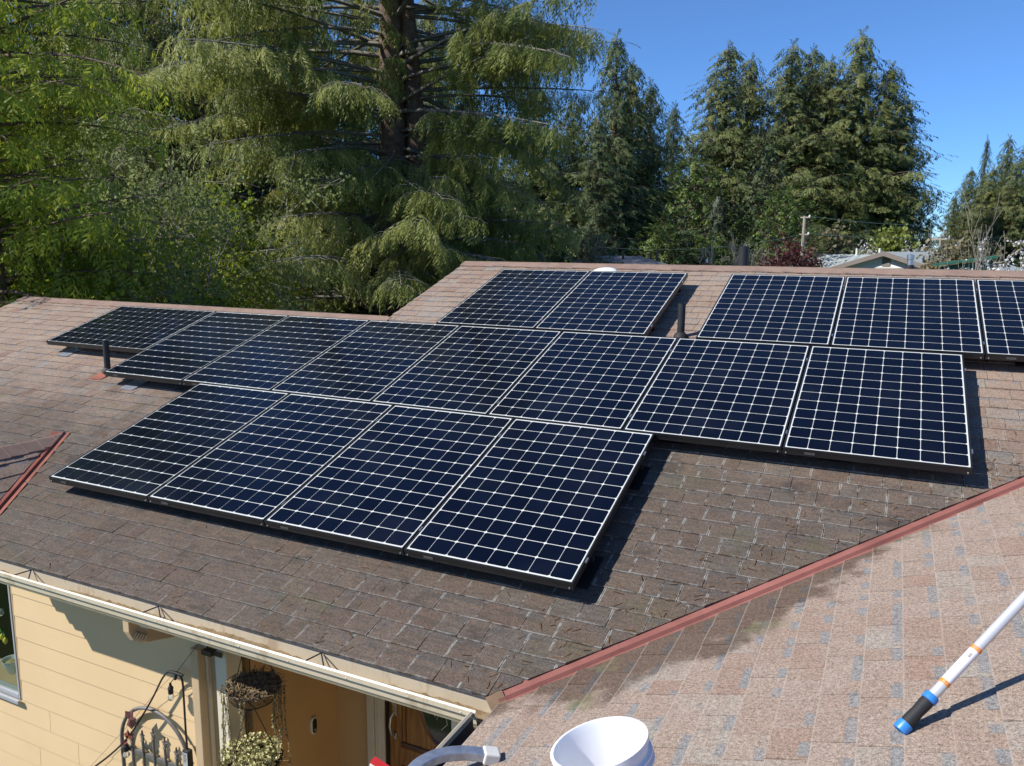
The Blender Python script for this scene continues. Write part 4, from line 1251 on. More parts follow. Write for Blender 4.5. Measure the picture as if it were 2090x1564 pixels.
# ladder with its stabiliser reaching over the near gutter
M_FIB = simple("red_fibreglass", (.30, .05, .03), .5, 0, .4, (.24, .045, .03), 8); M_STK = simple("warning_sticker", (.75, .73, .70), .45); M_STKR = simple("sticker_red", (.62, .03, .03), .45)
M_PAD = simple("white_rubber_pad", (.68, .67, .63), .6)
lt = on(778, 1560, 2, -.80); ld = np.array([-.30, 0, -1.0]); ld /= np.linalg.norm(ld)
le = empty("ladder", (lt[0] - .30 * (lt[2] - .02), lt[1] - .23, .02), "extension ladder with curved stabiliser arm at the near gutter", "ladder")
nrails = []
for dy in (0, -.43):
    a = lt + np.array([0, dy, 0]); ln = (a[2] - .02) / -ld[2]
    mb = MB(); mb.tube([a, a + ld * ln], 0, sq=(.014, .040)); rl_ = mb.build("rail", M_FIB, le, bevel=.004)
    mb = MB(); mb.tube([a + ld * .012, a + ld * .17], 0, sq=(.0152, .0412)); st_o = mb.build("warning_sticker", M_STK, rl_)
    mb = MB(); mb.tube([a - ld * .001, a + ld * .011], 0, sq=(.0154, .0414)); mb.build("rail_cap", M_STKR, rl_)
for k in range(1, 8):
    q = lt + ld * (k * .305)
    mb = MB(); mb.tube([q, q + np.array([0, -.43, 0])], .016, 10); mb.build("rung", M_ALU, le, 40)
pc = on(1003, 1543, 2, -.765)
arm = [pc, on(985, 1541, 2, -.757), on(950, 1537, 2, -.745), on(905, 1541, 2, -.735), on(872, 1553, 2, -.73), on(848, 1570, 2, -.73), on(824, 1602, 2, -.735)]
mid = lt + ld * .18 + np.array([.02, -.215, .02])
arm2 = spline(arm, 5)
mb = MB(); mb.tube(arm2, 0, sq=(.025, .018)); mb.build("stabiliser_arm", M_GALV, le, 40, bevel=.004)
mb = MB(); mb.tube([arm[-1], (arm[-1] + mid) / 2 + np.array([0, 0, -.01]), mid], 0, sq=(.025, .018)); mb.build("stabiliser_bar", M_GALV, le)
arm3 = [np.array([q[0], 2 * mid[1] - q[1], q[2]]) for q in arm2]
mb = MB(); mb.tube(arm3, 0, sq=(.025, .018)); mb.build("stabiliser_arm", M_GALV, le, 40, bevel=.004)
mb = MB(); mb.tube([arm3[-1], mid], 0, sq=(.025, .018)); mb.build("stabiliser_bar", M_GALV, le)
for q, q2 in ((pc, arm2[3]), (arm3[0], arm3[3])):
    d_ = (q - q2); d_ /= np.linalg.norm(d_)
    mb = MB(); mb.tube([q - d_ * .035, q + d_ * .018, q + d_ * .03], 0, sq=(.032, .0245)); mb.build("rubber_pad", M_PAD, le, bevel=.007)


# ------------------------------------------------------------------ vegetation
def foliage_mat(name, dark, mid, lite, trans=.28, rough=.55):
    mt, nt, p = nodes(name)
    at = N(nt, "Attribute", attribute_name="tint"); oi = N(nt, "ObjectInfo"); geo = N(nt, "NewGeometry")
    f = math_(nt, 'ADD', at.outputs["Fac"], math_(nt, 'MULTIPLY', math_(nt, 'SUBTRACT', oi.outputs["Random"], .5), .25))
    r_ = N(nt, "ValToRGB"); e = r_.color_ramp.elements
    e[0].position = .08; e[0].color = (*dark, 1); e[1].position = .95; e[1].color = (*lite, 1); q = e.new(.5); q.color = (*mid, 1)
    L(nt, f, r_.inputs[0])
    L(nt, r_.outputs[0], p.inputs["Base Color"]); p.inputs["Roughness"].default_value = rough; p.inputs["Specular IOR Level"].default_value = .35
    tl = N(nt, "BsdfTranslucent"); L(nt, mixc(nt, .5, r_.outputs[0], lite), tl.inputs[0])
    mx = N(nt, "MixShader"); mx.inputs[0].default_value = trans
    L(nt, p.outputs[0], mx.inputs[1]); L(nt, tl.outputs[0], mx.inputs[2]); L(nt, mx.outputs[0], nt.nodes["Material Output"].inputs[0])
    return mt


M_BARK = simple("redwood_bark", (.21, .155, .12), .95, 0, .1, (.085, .06, .048), 7, .9, .8, 18)
M_BARKG = simple("grey_lichen_bark", (.24, .23, .19), .95, 0, .1, (.13, .12, .10), 12, .9, .6, 40)
M_TWIG = simple("pale_twig", (.42, .39, .32), .9, 0, .1, (.20, .18, .15), 14, .9)
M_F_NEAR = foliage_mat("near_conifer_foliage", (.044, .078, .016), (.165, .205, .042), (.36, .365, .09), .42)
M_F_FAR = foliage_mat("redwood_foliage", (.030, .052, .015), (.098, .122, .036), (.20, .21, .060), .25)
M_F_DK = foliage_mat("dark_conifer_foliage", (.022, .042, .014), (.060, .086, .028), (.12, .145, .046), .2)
M_F_YEL = foliage_mat("yellow_green_foliage", (.07, .13, .010), (.21, .29, .028), (.42, .46, .05), .45)
M_F_BRI = foliage_mat("bright_cypress_foliage", (.024, .058, .010), (.070, .118, .020), (.14, .185, .035), .25)
M_F_GRY = foliage_mat("grey_green_foliage", (.035, .050, .030), (.085, .105, .065), (.16, .175, .115), .15)
M_F_LEAF = foliage_mat("young_alder_leaf", (.09, .14, .035), (.23, .28, .08), (.42, .45, .18), .42)
M_F_RED = foliage_mat("maple_red_leaf", (.05, .014, .014), (.10, .026, .024), (.17, .05, .04), .25)
M_F_LIME = foliage_mat("lime_leaf", (.10, .13, .025), (.20, .24, .05), (.32, .35, .09), .3)
M_F_BLOS = foliage_mat("white_blossom", (.45, .42, .40), (.68, .66, .64), (.82, .80, .80), .2)
M_F_OLIV = foliage_mat("olive_brown_leaf", (.07, .065, .03), (.13, .12, .055), (.22, .19, .10), .25)


def frond(n, ang, w, droop, l0=.42, l1=.16, seed=1):
    """drooping spray: leaflets on both sides of an axis of length 1, all quads"""
    rr = np.random.RandomState(seed); V = []; F = []
    def leaf(b, d, l, wd, up):
        d = d / np.linalg.norm(d); s = np.cross(d, up); s /= np.linalg.norm(s) + 1e-9
        k = len(V); m_ = b + d * l * .5 + np.array([0, 0, -.02 * l])
        V.extend([b, m_ + s * wd, b + d * l + np.array([0, 0, -.10 * l]), m_ - s * wd]); F.append((k, k + 1, k + 2, k + 3))
    for i in range(n):
        t = (i + .5) / n; b = np.array([t, 0, -droop * t * t]); l = l0 + (l1 - l0) * t
        for sgn in (-1, 1):
            a = ang * rr.uniform(.75, 1.25)
            d = np.array([math.cos(a), sgn * math.sin(a), -.25 - droop * t + rr.uniform(-.25, .2)])
            leaf(b, d, l * rr.uniform(.8, 1.2), w, np.array([0, rr.uniform(-.5, .5), 1.0]))
    leaf(np.array([.8, 0, -droop * .64]), np.array([1, 0, -1.6 * droop]), .35, w, np.array([0, .2, 1.0]))
    return np.array(V), np.array(F)


def tuft(n, size, w, seed=2):
    rr = np.random.RandomState(seed); V = []; F = []
    for i in range(n):
        d = rr.normal(size=3); d /= np.linalg.norm(d); b = d * rr.uniform(0, .45); u = np.cross(d, rr.normal(size=3)); u /= np.linalg.norm(u); k = len(V)
        V.extend([b, b + d * size * .5 + u * w, b + d * size, b + d * size * .5 - u * w]); F.append((k, k + 1, k + 2, k + 3))
    return np.array(V), np.array(F)


def scatter(name, T, pos, xdir, up, scale, tint, mat):
    """one mesh from many copies of the template T, each with its own frame, size and tint"""
    TV, TF = T
    pos = np.asarray(pos, float); x = np.asarray(xdir, float); up = np.asarray(up, float); s = np.asarray(scale, float)
    x /= np.linalg.norm(x, axis=1, keepdims=True) + 1e-9
    y = np.cross(up, x); y /= np.linalg.norm(y, axis=1, keepdims=True) + 1e-9
    zz_ = np.cross(x, y)
    Rm = np.stack([x, y, zz_], axis=2)
    V = np.einsum('nij,kj->nki', Rm, TV) * s[:, None, None] + pos[:, None, :]
    n, k = V.shape[:2]
    F = (TF[None] + (np.arange(n) * k)[:, None, None]).reshape(-1)
    me = bpy.data.meshes.new(name)
    me.vertices.add(n * k); me.vertices.foreach_set("co", V.astype(np.float32).ravel())
    nf = len(F) // 4
    me.loops.add(nf * 4); me.loops.foreach_set("vertex_index", F.astype(np.int32))
    me.polygons.add(nf); me.polygons.foreach_set("loop_start", (np.arange(nf) * 4).astype(np.int32))
    me.update(calc_edges=True)
    at = me.attributes.new("tint", 'FLOAT', 'POINT'); at.data.foreach_set("value", np.repeat(np.asarray(tint, np.float32), k))
    me.materials.append(mat)
    return me


def tubes_mesh(name, paths, mat, k=5):
    groups = {}
    for P_, r_ in paths: groups.setdefault(len(P_), []).append((P_, r_))
    VV = []; FF = []; base = 0
    ang = np.arange(k) * 2 * math.pi / k; ca = np.cos(ang); sa = np.sin(ang)
    for n, g in groups.items():
        P = np.array([a for a, _ in g], float); r = np.array([b for _, b in g], float)
        t = np.empty_like(P); t[:, 1:-1] = P[:, 2:] - P[:, :-2]; t[:, 0] = P[:, 1] - P[:, 0]; t[:, -1] = P[:, -1] - P[:, -2]
        t /= np.linalg.norm(t, axis=2, keepdims=True) + 1e-9
        mean = t.mean(axis=1); ref = np.where(np.abs(mean[:, 2:3]) < .8, np.array([[0, 0, 1.0]]), np.array([[1.0, .1, 0]]))[:, None, :]
        a = ref - t * (t * ref).sum(2, keepdims=True); a /= np.linalg.norm(a, axis=2, keepdims=True) + 1e-9
        b = np.cross(t, a)
        V = P[:, :, None, :] + r[:, :, None, None] * (a[:, :, None, :] * ca[None, None, :, None] + b[:, :, None, :] * sa[None, None, :, None])
        m_ = len(g)
        idx = np.arange(m_ * n * k).reshape(m_, n, k) + base
        nx = np.roll(idx, -1, axis=2)
        F = np.stack([idx[:, :-1], nx[:, :-1], nx[:, 1:], idx[:, 1:]], axis=-1).reshape(-1, 4)
        VV.append(V.reshape(-1, 3)); FF.append(F); base += m_ * n * k
    V = np.concatenate(VV); F = np.concatenate(FF)
    return quad_mesh(name, V, F, mat, True)


def quad_mesh(name, V, F, mat, smooth=False):
    me = bpy.data.meshes.new(name)
    me.vertices.add(len(V)); me.vertices.foreach_set("co", V.astype(np.float32).ravel())
    me.loops.add(F.size); me.loops.foreach_set("vertex_index", F.astype(np.int32).ravel())
    me.polygons.add(len(F)); me.polygons.foreach_set("loop_start", (np.arange(len(F)) * 4).astype(np.int32))
    me.update(calc_edges=True)
    if smooth: me.shade_smooth()
    me.materials.append(mat)
    return me


def conifer(H, prof, per_m, sec_gap, spray_gap, spray, T, mat, seed, zmin=1.0, zdense=99, droop=.25, up0=.15, trunk_r=.4, lean=0, sec_len=.34, bark=None, jit=.0, clump=0, trunk2=None, tint0=.5, bark_limb=None, gap=None, shell=0):
    """returns (trunk mesh, limb mesh, crown mesh), base at the origin"""
    rr = random.Random(seed)
    bark = bark or M_BARK
    limbs = []; P_ = []; X_ = []; U_ = []; S_ = []; T_ = []
    h = zmin; az = rr.uniform(0, 6.28)
    while h < H - .15:
        dens = per_m if h < zdense else per_m * .45
        h += 1.0 / dens * rr.uniform(.5, 1.5); az += 2.399 + rr.uniform(-.5, .5)
        if h >= H: break
        rad = prof(h / H) * rr.uniform(.72, 1.12)
        if jit and rr.random() < jit: rad *= rr.uniform(.35, .7)
        if gap and gap[2] < h < gap[3] and abs((az - gap[0] + math.pi) % (2 * math.pi) - math.pi) < gap[1]: rad *= .30
        if shell and abs((az - gap[0] + math.pi) % (2 * math.pi) - math.pi) > 1.9 and rr.random() < .6: continue
        if rad < .12: continue
        d = np.array([math.cos(az), math.sin(az), 0]); sd = np.array([-d[1], d[0], 0])
        n = 7; u_ = up0 * rr.uniform(.4, 1.5) + (rr.gauss(0, .13) if shell else 0); dr = droop * rr.uniform(.5, 1.5); bend = rr.uniform(-.3, .3) if shell else rr.uniform(-.15, .15)
        pts = []
        for i in range(n + 1):
            t = i / n
            pts.append(np.array([lean * h, 0, h]) + d * rad * t + sd * rad * bend * t * t + np.array([0, 0, rad * (u_ * t - dr * t * t)]))
        limbs.append((pts, [max(.006, .028 * rad ** .6 * (1 - t_ / (n + .6))) for t_ in range(n + 1)]))
        tb = tint0 + rr.uniform(-.22, .22)
        g = sec_gap if h < zdense else sec_gap * 1.6
        t = max(shell * min(1, (H - h) / (.35 * H)), .16) + rr.uniform(0, .08); sgn = 1
        while t < 1.0:
            i = min(int(t * n), n - 1); fr = t * n - i; p = pts[i] * (1 - fr) + pts[i + 1] * fr
            sgn = -sgn
            sl = max(.18, sec_len * rad * (1.02 - t) + min(.42, .10 * rad)) * rr.uniform(.6, 1.3)
            a = rr.uniform(.5, 1.15); dd = d * math.cos(a) + sd * sgn * math.sin(a)
            q = [p, p + dd * sl * .5 + np.array([0, 0, -.06 * sl]), p + dd * sl + np.array([0, 0, -.32 * sl])]
            if sl > .5 and spray < .6: limbs.append((q, [.009, .006, .003]))
            m_ = max(1, int(sl / spray_gap))
            for j in range(m_):
                f = (j + rr.random()) / m_
                b = (q[0] + (q[1] - q[0]) * f * 2) if f < .5 else (q[1] + (q[2] - q[1]) * (f * 2 - 1))
                s2 = 1 if rr.random() < .5 else -1
                xd = dd * rr.uniform(.2, .9) + np.cross(dd, [0, 0, 1]) * s2 * rr.uniform(.1, .8) + np.array([0, 0, -rr.uniform(.4, 1.3)])
                P_.append(b + np.array([rr.gauss(0, .05), rr.gauss(0, .05), rr.gauss(0, .04)]) * clump); X_.append(xd)
                U_.append((d[0] * .5 + rr.uniform(-.4, .4), d[1] * .5 + rr.uniform(-.4, .4), .8))
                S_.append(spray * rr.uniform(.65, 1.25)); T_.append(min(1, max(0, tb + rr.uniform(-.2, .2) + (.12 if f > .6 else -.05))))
            t += g / rad * rr.uniform(.6, 1.4)
        P_.append(pts[-1]); X_.append(pts[-1] - pts[-2] + np.array([0, 0, -.05])); U_.append((0, 0, 1)); S_.append(spray * 1.1); T_.append(tb)
    for k in range(6):                        # leader
        P_.append(np.array([lean * H, 0, H - .15 * k])); a = rr.uniform(0, 6.28); X_.append((math.cos(a) * .5, math.sin(a) * .5, 1.0)); U_.append((math.cos(a + 1), math.sin(a + 1), .2)); S_.append(spray * .7); T_.append(tint0)
    tp = [np.array([lean * H * f, 0, H * f]) for f in (0, .02, .06, .2, .45, .7, .9, 1.0)]
    trs = [trunk_r * a for a in (1.45, 1.2, 1.0, .88, .66, .40, .15, .02)]
    tr = [tubes_mesh("trunk", [q], bark, 12) for q in [(tp, trs)] + (trunk2 or [])]
    lm = tubes_mesh("limb", limbs, bark_limb or bark, 3)
    cr = scatter("crown", T, P_, X_, U_, S_, T_, mat)
    return tr, lm, cr


def plant_tree(name, meshes, loc, label, cat, group=None, scale=1.0, rz=0.0, sxy=1.0, names=("trunk", "limbs", "crown")):
    e = empty(name, loc, label, cat, group)
    e.rotation_mode = 'XYZ'
    e.matrix_basis = Matrix.Translation(Vector(loc)) @ Matrix.Rotation(rz, 4, 'Z') @ Matrix.Diagonal((scale * sxy, scale * sxy, scale, 1))
    for nme, me in zip(names, meshes):
        if me is None: continue
        for q in (me if isinstance(me, list) else [me]):
            o = link(nme, q, e)
            if nme != "trunk": o["kind"] = "stuff"
    return e


def ground_at(px, dist):
    d = ray(px, 510); h = np.array([d[0], d[1]]); h /= np.linalg.norm(h)
    return np.array([CAM[0] + h[0] * dist, CAM[1] + h[1] * dist, 0.0])


def height_for(px, py, dist):
    d = ray(px, py); return CAM[2] + dist * d[2] / math.hypot(d[0], d[1])


def branchy(H, spread, levels, seed, r0, gnarl=.25, n0=5, upw=.35, stems=1, child=(3, 4), shrink=.68, twig_min=.004):
    """deciduous skeleton: returns tube paths and twig-end (point, direction) list"""
    rr = random.Random(seed); paths = []; ends = []
    def grow(p, d, ln, r, lv):
        n = 4; pts = [p]; q = p; dd = d
        for i in range(n):
            dd = dd + np.array([rr.gauss(0, gnarl), rr.gauss(0, gnarl), rr.gauss(0, gnarl) * .7 + .04]); dd = dd / np.linalg.norm(dd)
            q = q + dd * ln / n; pts.append(q)
        paths.append((pts, [max(twig_min, r * (1 - .5 * i / n)) for i in range(n + 1)]))
        if lv == 0:
            for i in range(1, n + 1): ends.append((pts[i], dd))
            return
        k = rr.randint(*child)
        for c_ in range(k):
            f = rr.uniform(.35, 1.0) if c_ else 1.0
            i = min(int(f * n), n - 1); b = pts[i] + (pts[i + 1] - pts[i]) * (f * n - i)
            a = rr.uniform(0, 6.28); side = np.cross(dd, [math.cos(a), math.sin(a), .3]); side = side / (np.linalg.norm(side) + 1e-9)
            nd = dd * rr.uniform(.45, .9) + side * spread * rr.uniform(.6, 1.2) + np.array([0, 0, upw * rr.uniform(0, 1)]); nd = nd / np.linalg.norm(nd)
            grow(b, nd, ln * shrink * rr.uniform(.75, 1.2), r * .55, lv - 1)
    tot = sum(shrink ** i for i in range(levels + 1))
    for s in range(stems):
        a = 6.28 * s / stems + rr.uniform(-.4, .4)
        d = np.array([math.cos(a) * .35, math.sin(a) * .35, 1.0]) if stems > 1 else np.array([0, 0, 1.0])
        grow(np.array([math.cos(a) * .05, math.sin(a) * .05, 0.0]) * (stems > 1), d / np.linalg.norm(d), H / tot * 1.15, r0 * (1 if stems == 1 else .6), levels)
    return paths, ends


def STEMS(pa, n): return [q for q in pa if q[0][0][2] == 0.0]


def NOSTEMS(pa, n): return [q for q in pa if q[0][0][2] != 0.0]


def leafy(ends, per, size, jitter, seed, T, mat, keep=1.0, name="crown", tint0=.5):
    rr = random.Random(seed); P_ = []; X_ = []; U_ = []; S_ = []; T_ = []
    for p, d in ends:
        if rr.random() > keep: continue
        tb = tint0 + rr.uniform(-.25, .25)
        for _ in range(per):
            P_.append(p + np.array([rr.gauss(0, jitter), rr.gauss(0, jitter), rr.gauss(0, jitter)]))
            X_.append((rr.gauss(0, 1), rr.gauss(0, 1), rr.gauss(-.1, .7))); U_.append((rr.gauss(0, .5), rr.gauss(0, .5), 1)); S_.append(size * rr.uniform(.6, 1.35)); T_.append(min(1, max(0, tb + rr.uniform(-.2, .2))))
    return scatter(name, T, P_, X_, U_, S_, T_, mat)


FR_NEAR = frond(5, .58, .031, .34, .46, .26, 1)
FR_FAR = frond(4, .60, .060, .24, .55, .34, 3)
FR_DENSE = frond(3, .70, .11, .12, .55, .35, 4)
TU_LEAF = tuft(5, .55, .20, 5)
TU_FLOW = tuft(6, .5, .25, 6)

# the big redwood behind the low ridge
D1 = 23.0
H1 = 23.0
def prof_near(t): return 6.9 * min(1.0, (1.02 - t) * 1.55) * (.80 + .2 * math.sin(t * 17))
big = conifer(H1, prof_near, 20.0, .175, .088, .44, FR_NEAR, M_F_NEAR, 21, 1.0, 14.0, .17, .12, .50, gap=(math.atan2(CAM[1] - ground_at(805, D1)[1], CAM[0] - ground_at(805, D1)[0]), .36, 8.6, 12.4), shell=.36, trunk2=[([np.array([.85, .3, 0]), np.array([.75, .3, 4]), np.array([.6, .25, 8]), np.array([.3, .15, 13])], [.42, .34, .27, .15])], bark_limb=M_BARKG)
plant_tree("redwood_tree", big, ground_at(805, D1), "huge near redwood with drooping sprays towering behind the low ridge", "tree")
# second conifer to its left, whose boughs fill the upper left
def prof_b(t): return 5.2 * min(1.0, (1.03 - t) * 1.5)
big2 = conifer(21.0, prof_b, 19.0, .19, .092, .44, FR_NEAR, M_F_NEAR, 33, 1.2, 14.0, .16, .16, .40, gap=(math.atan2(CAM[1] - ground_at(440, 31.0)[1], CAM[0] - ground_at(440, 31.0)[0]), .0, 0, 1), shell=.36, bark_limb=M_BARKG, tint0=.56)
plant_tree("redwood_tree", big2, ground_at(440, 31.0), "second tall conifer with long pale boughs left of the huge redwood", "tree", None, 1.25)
# alder with pale twigs and young leaves
pa, en = branchy(11.5, .75, 5, 5, .10, .20, child=(3, 4), shrink=.70, upw=.25)
plant_tree("alder_tree", (tubes_mesh("trunk", pa[:1], M_BARKG, 8), tubes_mesh("limbs", pa[1:], M_TWIG, 3), leafy(en, 2, .15, .13, 6, TU_LEAF, M_F_LEAF, .75)), ground_at(290, 20.0), "young alder with pale bare twigs and fresh leaves at left", "tree")
pa, en = branchy(8.5, .8, 5, 15, .08, .22, child=(3, 4), shrink=.70, upw=.2)
plant_tree("alder_tree", (tubes_mesh("trunk", pa[:1], M_BARKG, 8), tubes_mesh("limbs", pa[1:], M_TWIG, 3), leafy(en, 2, .14, .13, 7, TU_LEAF, M_F_LEAF, .6, tint0=.45)), ground_at(415, 18.5), "smaller leafing alder close behind the sideways panel", "tree")
# yellow-green foliage at the left edge
def prof_y(t): return 3.6 * min(1.0, (1.03 - t) * 2.6) * (.85 + .15 * math.sin(t * 23))
yl = conifer(15.0, prof_y, 12.5, .24, .14, .44, frond(4, .7, .044, .24, .46, .28, 8), M_F_YEL, 44, .8, 13.5, .22, .3, .22, tint0=.6)
plant_tree("cedar_tree", yl, ground_at(-15, 15.6), "yellow-green cedar at the left edge of the photo", "tree", None, .80, 0.0, 1.12)
pa, en = branchy(6.0, .85, 5, 25, .10, .22, child=(3, 4), shrink=.72, upw=.2, stems=3)
shrub_l = ([tubes_mesh("trunk", [q], M_BARKG, 6) for q in STEMS(pa, 3)], tubes_mesh("limbs", NOSTEMS(pa, 3), M_BARKG, 3), leafy(en, 2, .14, .16, 8, TU_LEAF, M_F_YEL, .65, tint0=.4))
plant_tree("tall_shrub", shrub_l, ground_at(125, 19.5), "leafy green shrub just above the far left ridge", "shrub", None, 1.25)
plant_tree("tall_shrub", shrub_l, ground_at(330, 18.0), "dim green shrub under the alders", "shrub", None, .8, 1.5)

# forest conifers, three kinds of body shared between the trees further off
def prof_r(t): return 3.9 * min(1.0, ((1.03 - t) * 1.75) ** .85, .6 + t * 2.2) * (.84 + .16 * math.sin(t * 31 + 1))
def prof_s(t): return 4.2 * (1.03 - t) ** .8 * (.85 + .15 * math.sin(t * 37))
def prof_c(t): return 2.9 * min(1.0, (1.02 - t) * 1.35 + .02) ** .75 * min(1, .6 + t * 3)
FAR = [conifer(20.0, prof_r, 18.0, .36, .19, .62, FR_FAR, M_F_FAR, 101, .8, 99, .16, .18, .35, jit=.12),
       conifer(20.0, prof_r, 18.0, .36, .19, .62, FR_FAR, M_F_FAR, 202, 1.0, 99, .16, .22, .35, jit=.18, tint0=.56),
       conifer(20.0, prof_s, 16.0, .36, .20, .64, FR_FAR, M_F_DK, 303, .8, 99, .22, .12, .32, jit=.15)]
CYP = conifer(10.0, prof_c, 16.0, .42, .30, .55, FR_DENSE, M_F_BRI, 404, .2, 99, -.25, .55, .2, jit=.05)
CYPD = conifer(10.0, prof_c, 14.0, .45, .30, .60, FR_DENSE, M_F_DK, 405, .2, 99, -.10, .45, .2, jit=.08, tint0=.6)
GRY = conifer(12.0, prof_s, 9.0, .45, .32, .75, FR_FAR, M_F_GRY, 406, .3, 99, .10, .3, .25, jit=.2)


def far_tree(kind, px, top, dist, label, group, sxy=1.0, rz=None, name="redwood_tree"):
    src, h0 = {0: (FAR[0], 20), 1: (FAR[1], 20), 2: (FAR[2], 20), 'c': (CYP, 10), 'd': (CYPD, 10), 'g': (GRY, 12)}[kind]
    h = height_for(px, top, dist)
    plant_tree(name, src, ground_at(px, dist), label, "tree", group, h / h0, rz if rz is not None else R.uniform(0, 6.28), sxy * (1.18 if kind in (0, 1, 2) and px > 1050 else 1.0))


G_R = "tall redwoods beyond the ridge"
for a in ((0, 1465, 92, 92, "tall narrow redwood, left end of the far row against the sky", 1.35),
          (1, 1512, 118, 98, "redwood half hidden behind the left redwood of the row", 1.2),
          (1, 1592, 92, 92, "sunlit olive redwood, second pointed top of the far row", 1.4),
          (0, 1632, 100, 99, "slender redwood top right of the sunlit olive one", 1.25),
          (1, 1668, 122, 94, "redwood in the middle of the far row, blunt top", 1.35),
          (0, 1727, 70, 95, "tallest redwood of the far row, on the right", 1.35),
          (0, 1788, 135, 96, "shaded redwood right of the tallest one", 1.25),
          (2, 1822, 200, 100, "dark redwood at the right end of the far row", 1.2)):
    far_tree(a[0], a[1], a[2], a[3], a[4], G_R, a[5])
G_M = "conifers behind the big redwood"
for a in ((2, 1247, 70, 70, "conifer with a thin spire just right of the big redwood", 1.2), (0, 1278, 128, 74, "conifer beside the thin spire, slightly shorter", 1.25),
          (2, 1318, 168, 78, "dark conifer left of the sky gap", 1.25), (2, 1365, 215, 84, "lower dark conifer at the foot of the sky gap", 1.15),
          (0, 1090, 180, 62, "conifer seen through the right boughs of the big redwood", 1.5), (1, 1165, 205, 66, "pale conifer behind the tips of the big redwood boughs", 1.5),
          (2, 1215, 235, 58, "dim conifer low behind the big redwood on its right", 1.5)):
    far_tree(a[0], a[1], a[2], a[3], a[4], G_M, a[5])
G_L = "forest behind the left trees"
for i, a in enumerate(((2, 20, -260, 33), (2, 130, -330, 38), (0, 240, -250, 34), (2, 345, -330, 40), (2, 450, -250, 36), (0, 560, -190, 42), (2, 650, -60, 46), (2, 735, -40, 48), (0, 880, -20, 50), (2, 960, 60, 52))):
    far_tree(a[0], a[1], a[2], a[3], ("dark forest conifer at the far left edge behind the cedar", "forest conifer behind the left alder, second from the left edge", "forest conifer filling the dark gap behind the alder", "dark forest conifer right of the alder", "forest conifer behind the second tall conifer", "forest conifer left of the big trunk, upper part lit", "dark conifer just left of the big redwood trunk", "dark conifer directly behind the big redwood trunk", "conifer just right of the big redwood trunk", "dark conifer further right behind the big redwood")[i], G_L, 1.25)
for a in (('g', 1418, 335, 66, "grey-green bushy conifer in front of the left redwood", .9), ('g', 1462, 395, 60, "lower grey-green tree left of the dark column", .95)):
    far_tree(a[0], a[1], a[2], a[3], a[4], None, a[5], name="grey_conifer")
far_tree('d', 1552, 282, 62, "dark green columnar cypress in front of the redwoods", None, .85, name="cypress_tree")
far_tree('c', 1600, 388, 52, "bright green rounded cypress left of the utility pole", None, 1.25, name="cypress_tree")
far_tree('c', 1345, 462, 46, "small bright conifer above the grey roof", None, 1.3, name="cypress_tree")
far_tree('c', 1412, 330, 62, "bushy yellow-green conifer below the sky gap", None, 1.15, name="cypress_tree")
far_tree('d', 1395, 470, 46, "low dark green bush conifer right of the small bright one", None, 1.6, name="cypress_tree")
G_E = "conifers at the right edge"
for a in ((2, 1992, 283, 128, "thin ragged conifer top left of the right edge group", .55), (1, 2035, 282, 126, "pointed conifer in the middle of the right edge group", .9), (1, 2092, 258, 116, "conifer cut off by the right edge of the photo", 1.15),
          (0, 2008, 345, 112, "yellow-green conifer in front of the right edge group", 1.3), (0, 1965, 345, 120, "conifer on the left flank of the right edge group", 1.0), (2, 1938, 400, 116, "lower conifer at the left end of the right edge group", 1.2),
          (2, 1890, 447, 140, "small lone spruce in the gap of sky", 1.1), (2, 1850, 440, 125, "small spruce at the foot of the far redwood row", .8), (0, 2060, 330, 108, "broad conifer low at the right edge", 1.3)):
    far_tree(a[0], a[1], a[2], a[3], a[4], G_E, a[5])


# shrubs and small trees along the skyline
def shrub(px, top, dist, mats, label, name, seed, per=2, size=.3, jit=.25, keep=1.0, levels=3, spread=.8, stems=4, tint0=.5, T=None, cat="shrub", upw=.3, twig=M_TWIG, r0=.045, half=40):
    h = height_for(px, top, dist)
    pa, en = branchy(h, spread, levels, seed, r0, .2, child=(3, 4), shrink=.72, upw=upw, stems=stems, twig_min=.0045 if dist < 32 else .012)
    sc_ = h / max(p[2] for p, d in en)
    wd = sorted(math.hypot(p[0], p[1]) for p, d in en)[int(len(en) * .9)] * sc_
    sv = np.array([half * dist / FPX / wd * sc_] * 2 + [sc_])
    pa = [([q * sv for q in P_], r_) for P_, r_ in pa]; en = [(p * sv, d) for p, d in en]
    lm = tubes_mesh("limbs", NOSTEMS(pa, stems), twig, 3); tr = [tubes_mesh("trunk", [q], twig, 6) for q in STEMS(pa, stems)]
    cr = leafy(en, per, size, jit, seed + 1, T or TU_LEAF, mats, keep, tint0=tint0) if per else None
    plant_tree(name, (tr, lm, cr), ground_at(px, dist), label, cat)


